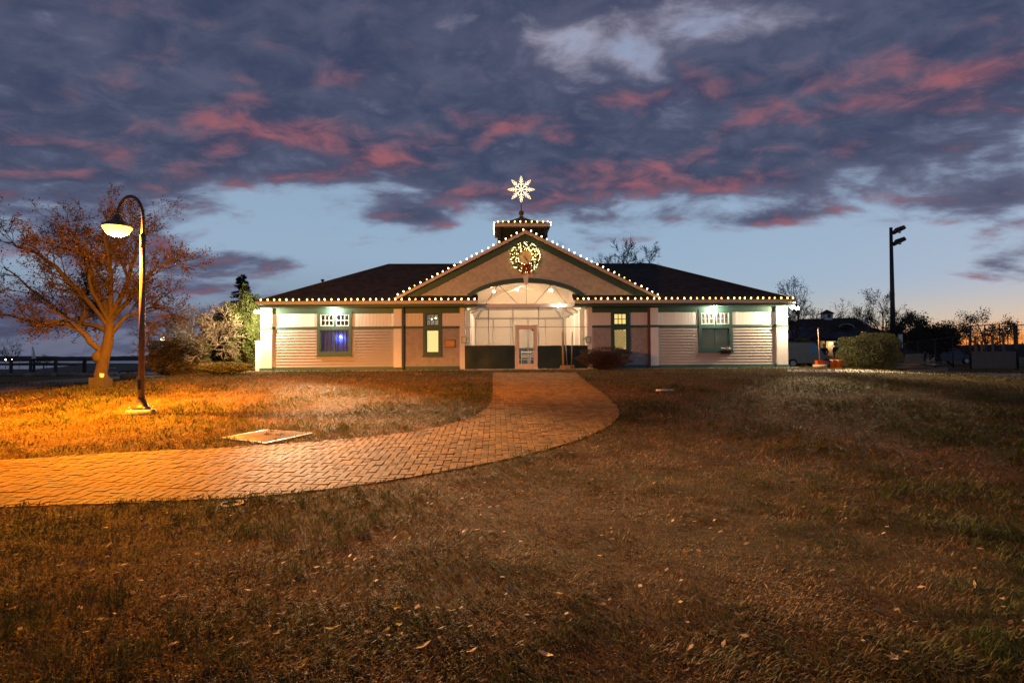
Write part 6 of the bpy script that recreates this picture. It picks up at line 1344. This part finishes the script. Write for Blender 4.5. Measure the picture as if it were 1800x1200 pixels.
# ------------------------------------------------------------------ grass
def blades(n, seed):
    g_ = np.random.default_rng(seed)
    d = 2.2 * np.exp(g_.uniform(0, 1, n) * math.log(29.0 / 2.2)); hw_ = 1.12 * d + 1.6; x = g_.uniform(-1, 1, n) * hw_; y = d
    keep = ~inside(PATH, x + g_.normal(0, 0.035, n), y + g_.normal(0, 0.035, n))
    hx = [(cen.x + (p.x - cen.x) * 0.97, cen.y + (p.y - cen.y) * 0.97) for p in hc]; keep &= ~inside(hx, x + g_.normal(0, 0.05, n), y + g_.normal(0, 0.05, n))
    lx = (x - B0.x) * EX.x + (y - B0.y) * EX.y; ly = (x - B0.x) * EY.x + (y - B0.y) * EY.y
    keep &= ~((lx > XL - 0.6) & (lx < XR + 0.7) & (ly > -0.66)); keep &= y < 29; x, y = x[keep], y[keep]; n = len(x); z = hgt(x, y); dist = np.hypot(x, y)
    sc = np.clip(dist / 6.0, 0.85, 2.6); patch = (vnoise(x, y, 1.5, 1) + 0.7 * vnoise(x, y, 0.42, 2) + 0.5 * vnoise(x, y, 0.14, 3) - 1.1) * 1.9
    ln = g_.uniform(0.034, 0.082, n) * np.clip(1 - 0.45 * patch, 0.4, 1.9) * sc ** 0.55; wd = g_.uniform(0.0022, 0.0046, n) * sc; a = g_.normal(0, 1.0, n) + 9 * vnoise(x, y, 0.5, 6); tilt = g_.uniform(0.3, 1.4, n); t2 = tilt + g_.uniform(0.1, 0.7, n)
    b = np.stack([x, y, z - 0.004], -1); h1 = np.stack([np.cos(a) * np.sin(tilt), np.sin(a) * np.sin(tilt), np.cos(tilt)], -1); h2 = np.stack([np.cos(a) * np.sin(t2), np.sin(a) * np.sin(t2), np.maximum(np.cos(t2), -0.1)], -1); s = np.stack([-np.sin(a), np.cos(a), np.zeros(n)], -1)
    mid = b + h1 * (ln * 0.55)[:, None]; tip = mid + h2 * (ln * 0.55)[:, None]
    V_ = np.stack([b, mid + s * wd[:, None], tip, mid - s * wd[:, None]], 1).reshape(-1, 3); i4 = np.arange(n)[:, None] * 4
    F_ = np.concatenate([i4 + np.array([[0, 1, 3]]), i4 + np.array([[1, 2, 3]])], 1).reshape(-1, 3)
    tint = np.clip(0.5 + 0.34 * patch + g_.normal(0, 0.17, n), 0, 1)
    return V_, F_, np.repeat(tint, 4)
V_, F_, T_ = blades(430000, 5)
def tufts(nc, per, seed):
    g_ = np.random.default_rng(seed); d = 2.6 * np.exp(g_.uniform(0, 1, nc) * math.log(20 / 2.6)); cx = g_.uniform(-1.1, 1.1, nc) * d; k = ~inside(PATH, cx, d); k &= vnoise(cx, d, 1.5, 1) < 0.55; cx, d = cx[k], d[k]
    x = np.repeat(cx, per) + g_.normal(0, 0.035, len(cx) * per); y = np.repeat(d, per) + g_.normal(0, 0.035, len(cx) * per); k = ~inside(PATH, x, y); x, y = x[k], y[k]; n = len(x); z = hgt(x, y); a = g_.uniform(0, 2 * PI, n); tilt = g_.uniform(0.05, 0.8, n); t2 = tilt + g_.uniform(0.2, 0.8, n); ln = g_.uniform(0.06, 0.12, n); wd = g_.uniform(0.0018, 0.0032, n) * np.clip(y / 6, 0.9, 2)
    b = np.stack([x, y, z], -1); h1 = np.stack([np.cos(a) * np.sin(tilt), np.sin(a) * np.sin(tilt), np.cos(tilt)], -1); h2 = np.stack([np.cos(a) * np.sin(t2), np.sin(a) * np.sin(t2), np.cos(t2)], -1); s = np.stack([-np.sin(a), np.cos(a), np.zeros(n)], -1); mid = b + h1 * (ln * 0.55)[:, None]; tip = mid + h2 * (ln * 0.5)[:, None]
    V = np.stack([b, mid + s * wd[:, None], tip, mid - s * wd[:, None]], 1).reshape(-1, 3); i4 = np.arange(n)[:, None] * 4
    return V, np.concatenate([i4 + np.array([[0, 1, 3]]), i4 + np.array([[1, 2, 3]])], 1).reshape(-1, 3), np.repeat(np.clip(g_.normal(0.12, 0.12, n), 0, 1), 4)
V2, F2, T2 = tufts(900, 38, 8)
F_ = np.concatenate([F_, F2 + len(V_)]); V_ = np.concatenate([V_, V2]); T_ = np.concatenate([T_, T2])
m, t, b = new_mat('dry_grass'); at_ = t.nodes.new('ShaderNodeAttribute'); at_.attribute_name = 'tint'; g = t.nodes.new('ShaderNodeTexCoord')
big = noise(t, g.outputs['Object'], 0.35, 3.0, 0.6); med = noise(t, g.outputs['Object'], 1.3, 3.0, 0.6)
cr = t.nodes.new('ShaderNodeValToRGB'); cr.color_ramp.elements[0].position = 0.0; cr.color_ramp.elements[0].color = (0.055, 0.068, 0.011, 1); cr.color_ramp.elements[1].position = 1.0; cr.color_ramp.elements[1].color = (0.36, 0.215, 0.075, 1)
for p_, c in ((0.30, (0.090, 0.082, 0.016, 1)), (0.55, (0.155, 0.083, 0.022, 1)), (0.8, (0.23, 0.130, 0.042, 1))): e_ = cr.color_ramp.elements.new(p_); e_.color = c
link_val(t, E(t, at_.outputs['Fac']) + (big - 0.55) * 0.9 + (med - 0.5) * 0.4, cr.inputs[0]); t.links.new(cr.outputs[0], b.inputs['Base Color']); b.inputs['Roughness'].default_value = 0.75; b.inputs['Specular IOR Level'].default_value = 0.25
tr = t.nodes.new('ShaderNodeBsdfTranslucent'); t.links.new(cr.outputs[0], tr.inputs[0]); mx = t.nodes.new('ShaderNodeMixShader'); mx.inputs[0].default_value = 0.25; t.links.new(b.outputs[0], mx.inputs[1]); t.links.new(tr.outputs[0], mx.inputs[2]); t.links.new(mx.outputs[0], t.nodes['Material Output'].inputs[0])
tag(link('grass', np_mesh('grass', V_, F_, {'tint': T_}), m), 'short dry autumn grass covering the lawn', 'grass', kind='stuff')
lt = []; g_ = np.random.default_rng(9); n = 1500; d = 3.0 * np.exp(g_.uniform(0, 1, n) * math.log(26 / 3.0)); x = g_.uniform(-1.1, 1.1, n) * d - 2.0 * (g_.uniform(0, 1, n) < 0.4); k_ = ~inside(PATH, x, d); x, d = x[k_], d[k_]; n = len(x)
c = np.stack([x, d, hgt(x, d) + 0.028], -1); a = g_.normal(0, 1, (n, 3)); a[:, 2] *= 0.35; a /= np.linalg.norm(a, axis=1)[:, None]; b_ = np.cross(a, np.array([0, 0, 1.0]) + g_.normal(0, 0.3, (n, 3))); b_ /= np.linalg.norm(b_, axis=1)[:, None]; s = (g_.uniform(0.012, 0.028, n) * (1 + d * 0.03))[:, None]
tag(link('leaf_litter', np_mesh('leaf_litter', np.concatenate([c - a * s, c + b_ * s * 0.6, c + a * s, c - b_ * s * 0.6], 1).reshape(-1, 3), np.arange(4 * n).reshape(-1, 4)), mat('litter', (0.30, 0.19, 0.09), 0.8, 0.3, 5, island=0.5)), 'small crumbled leaf litter strewn over the lawn', kind='stuff')
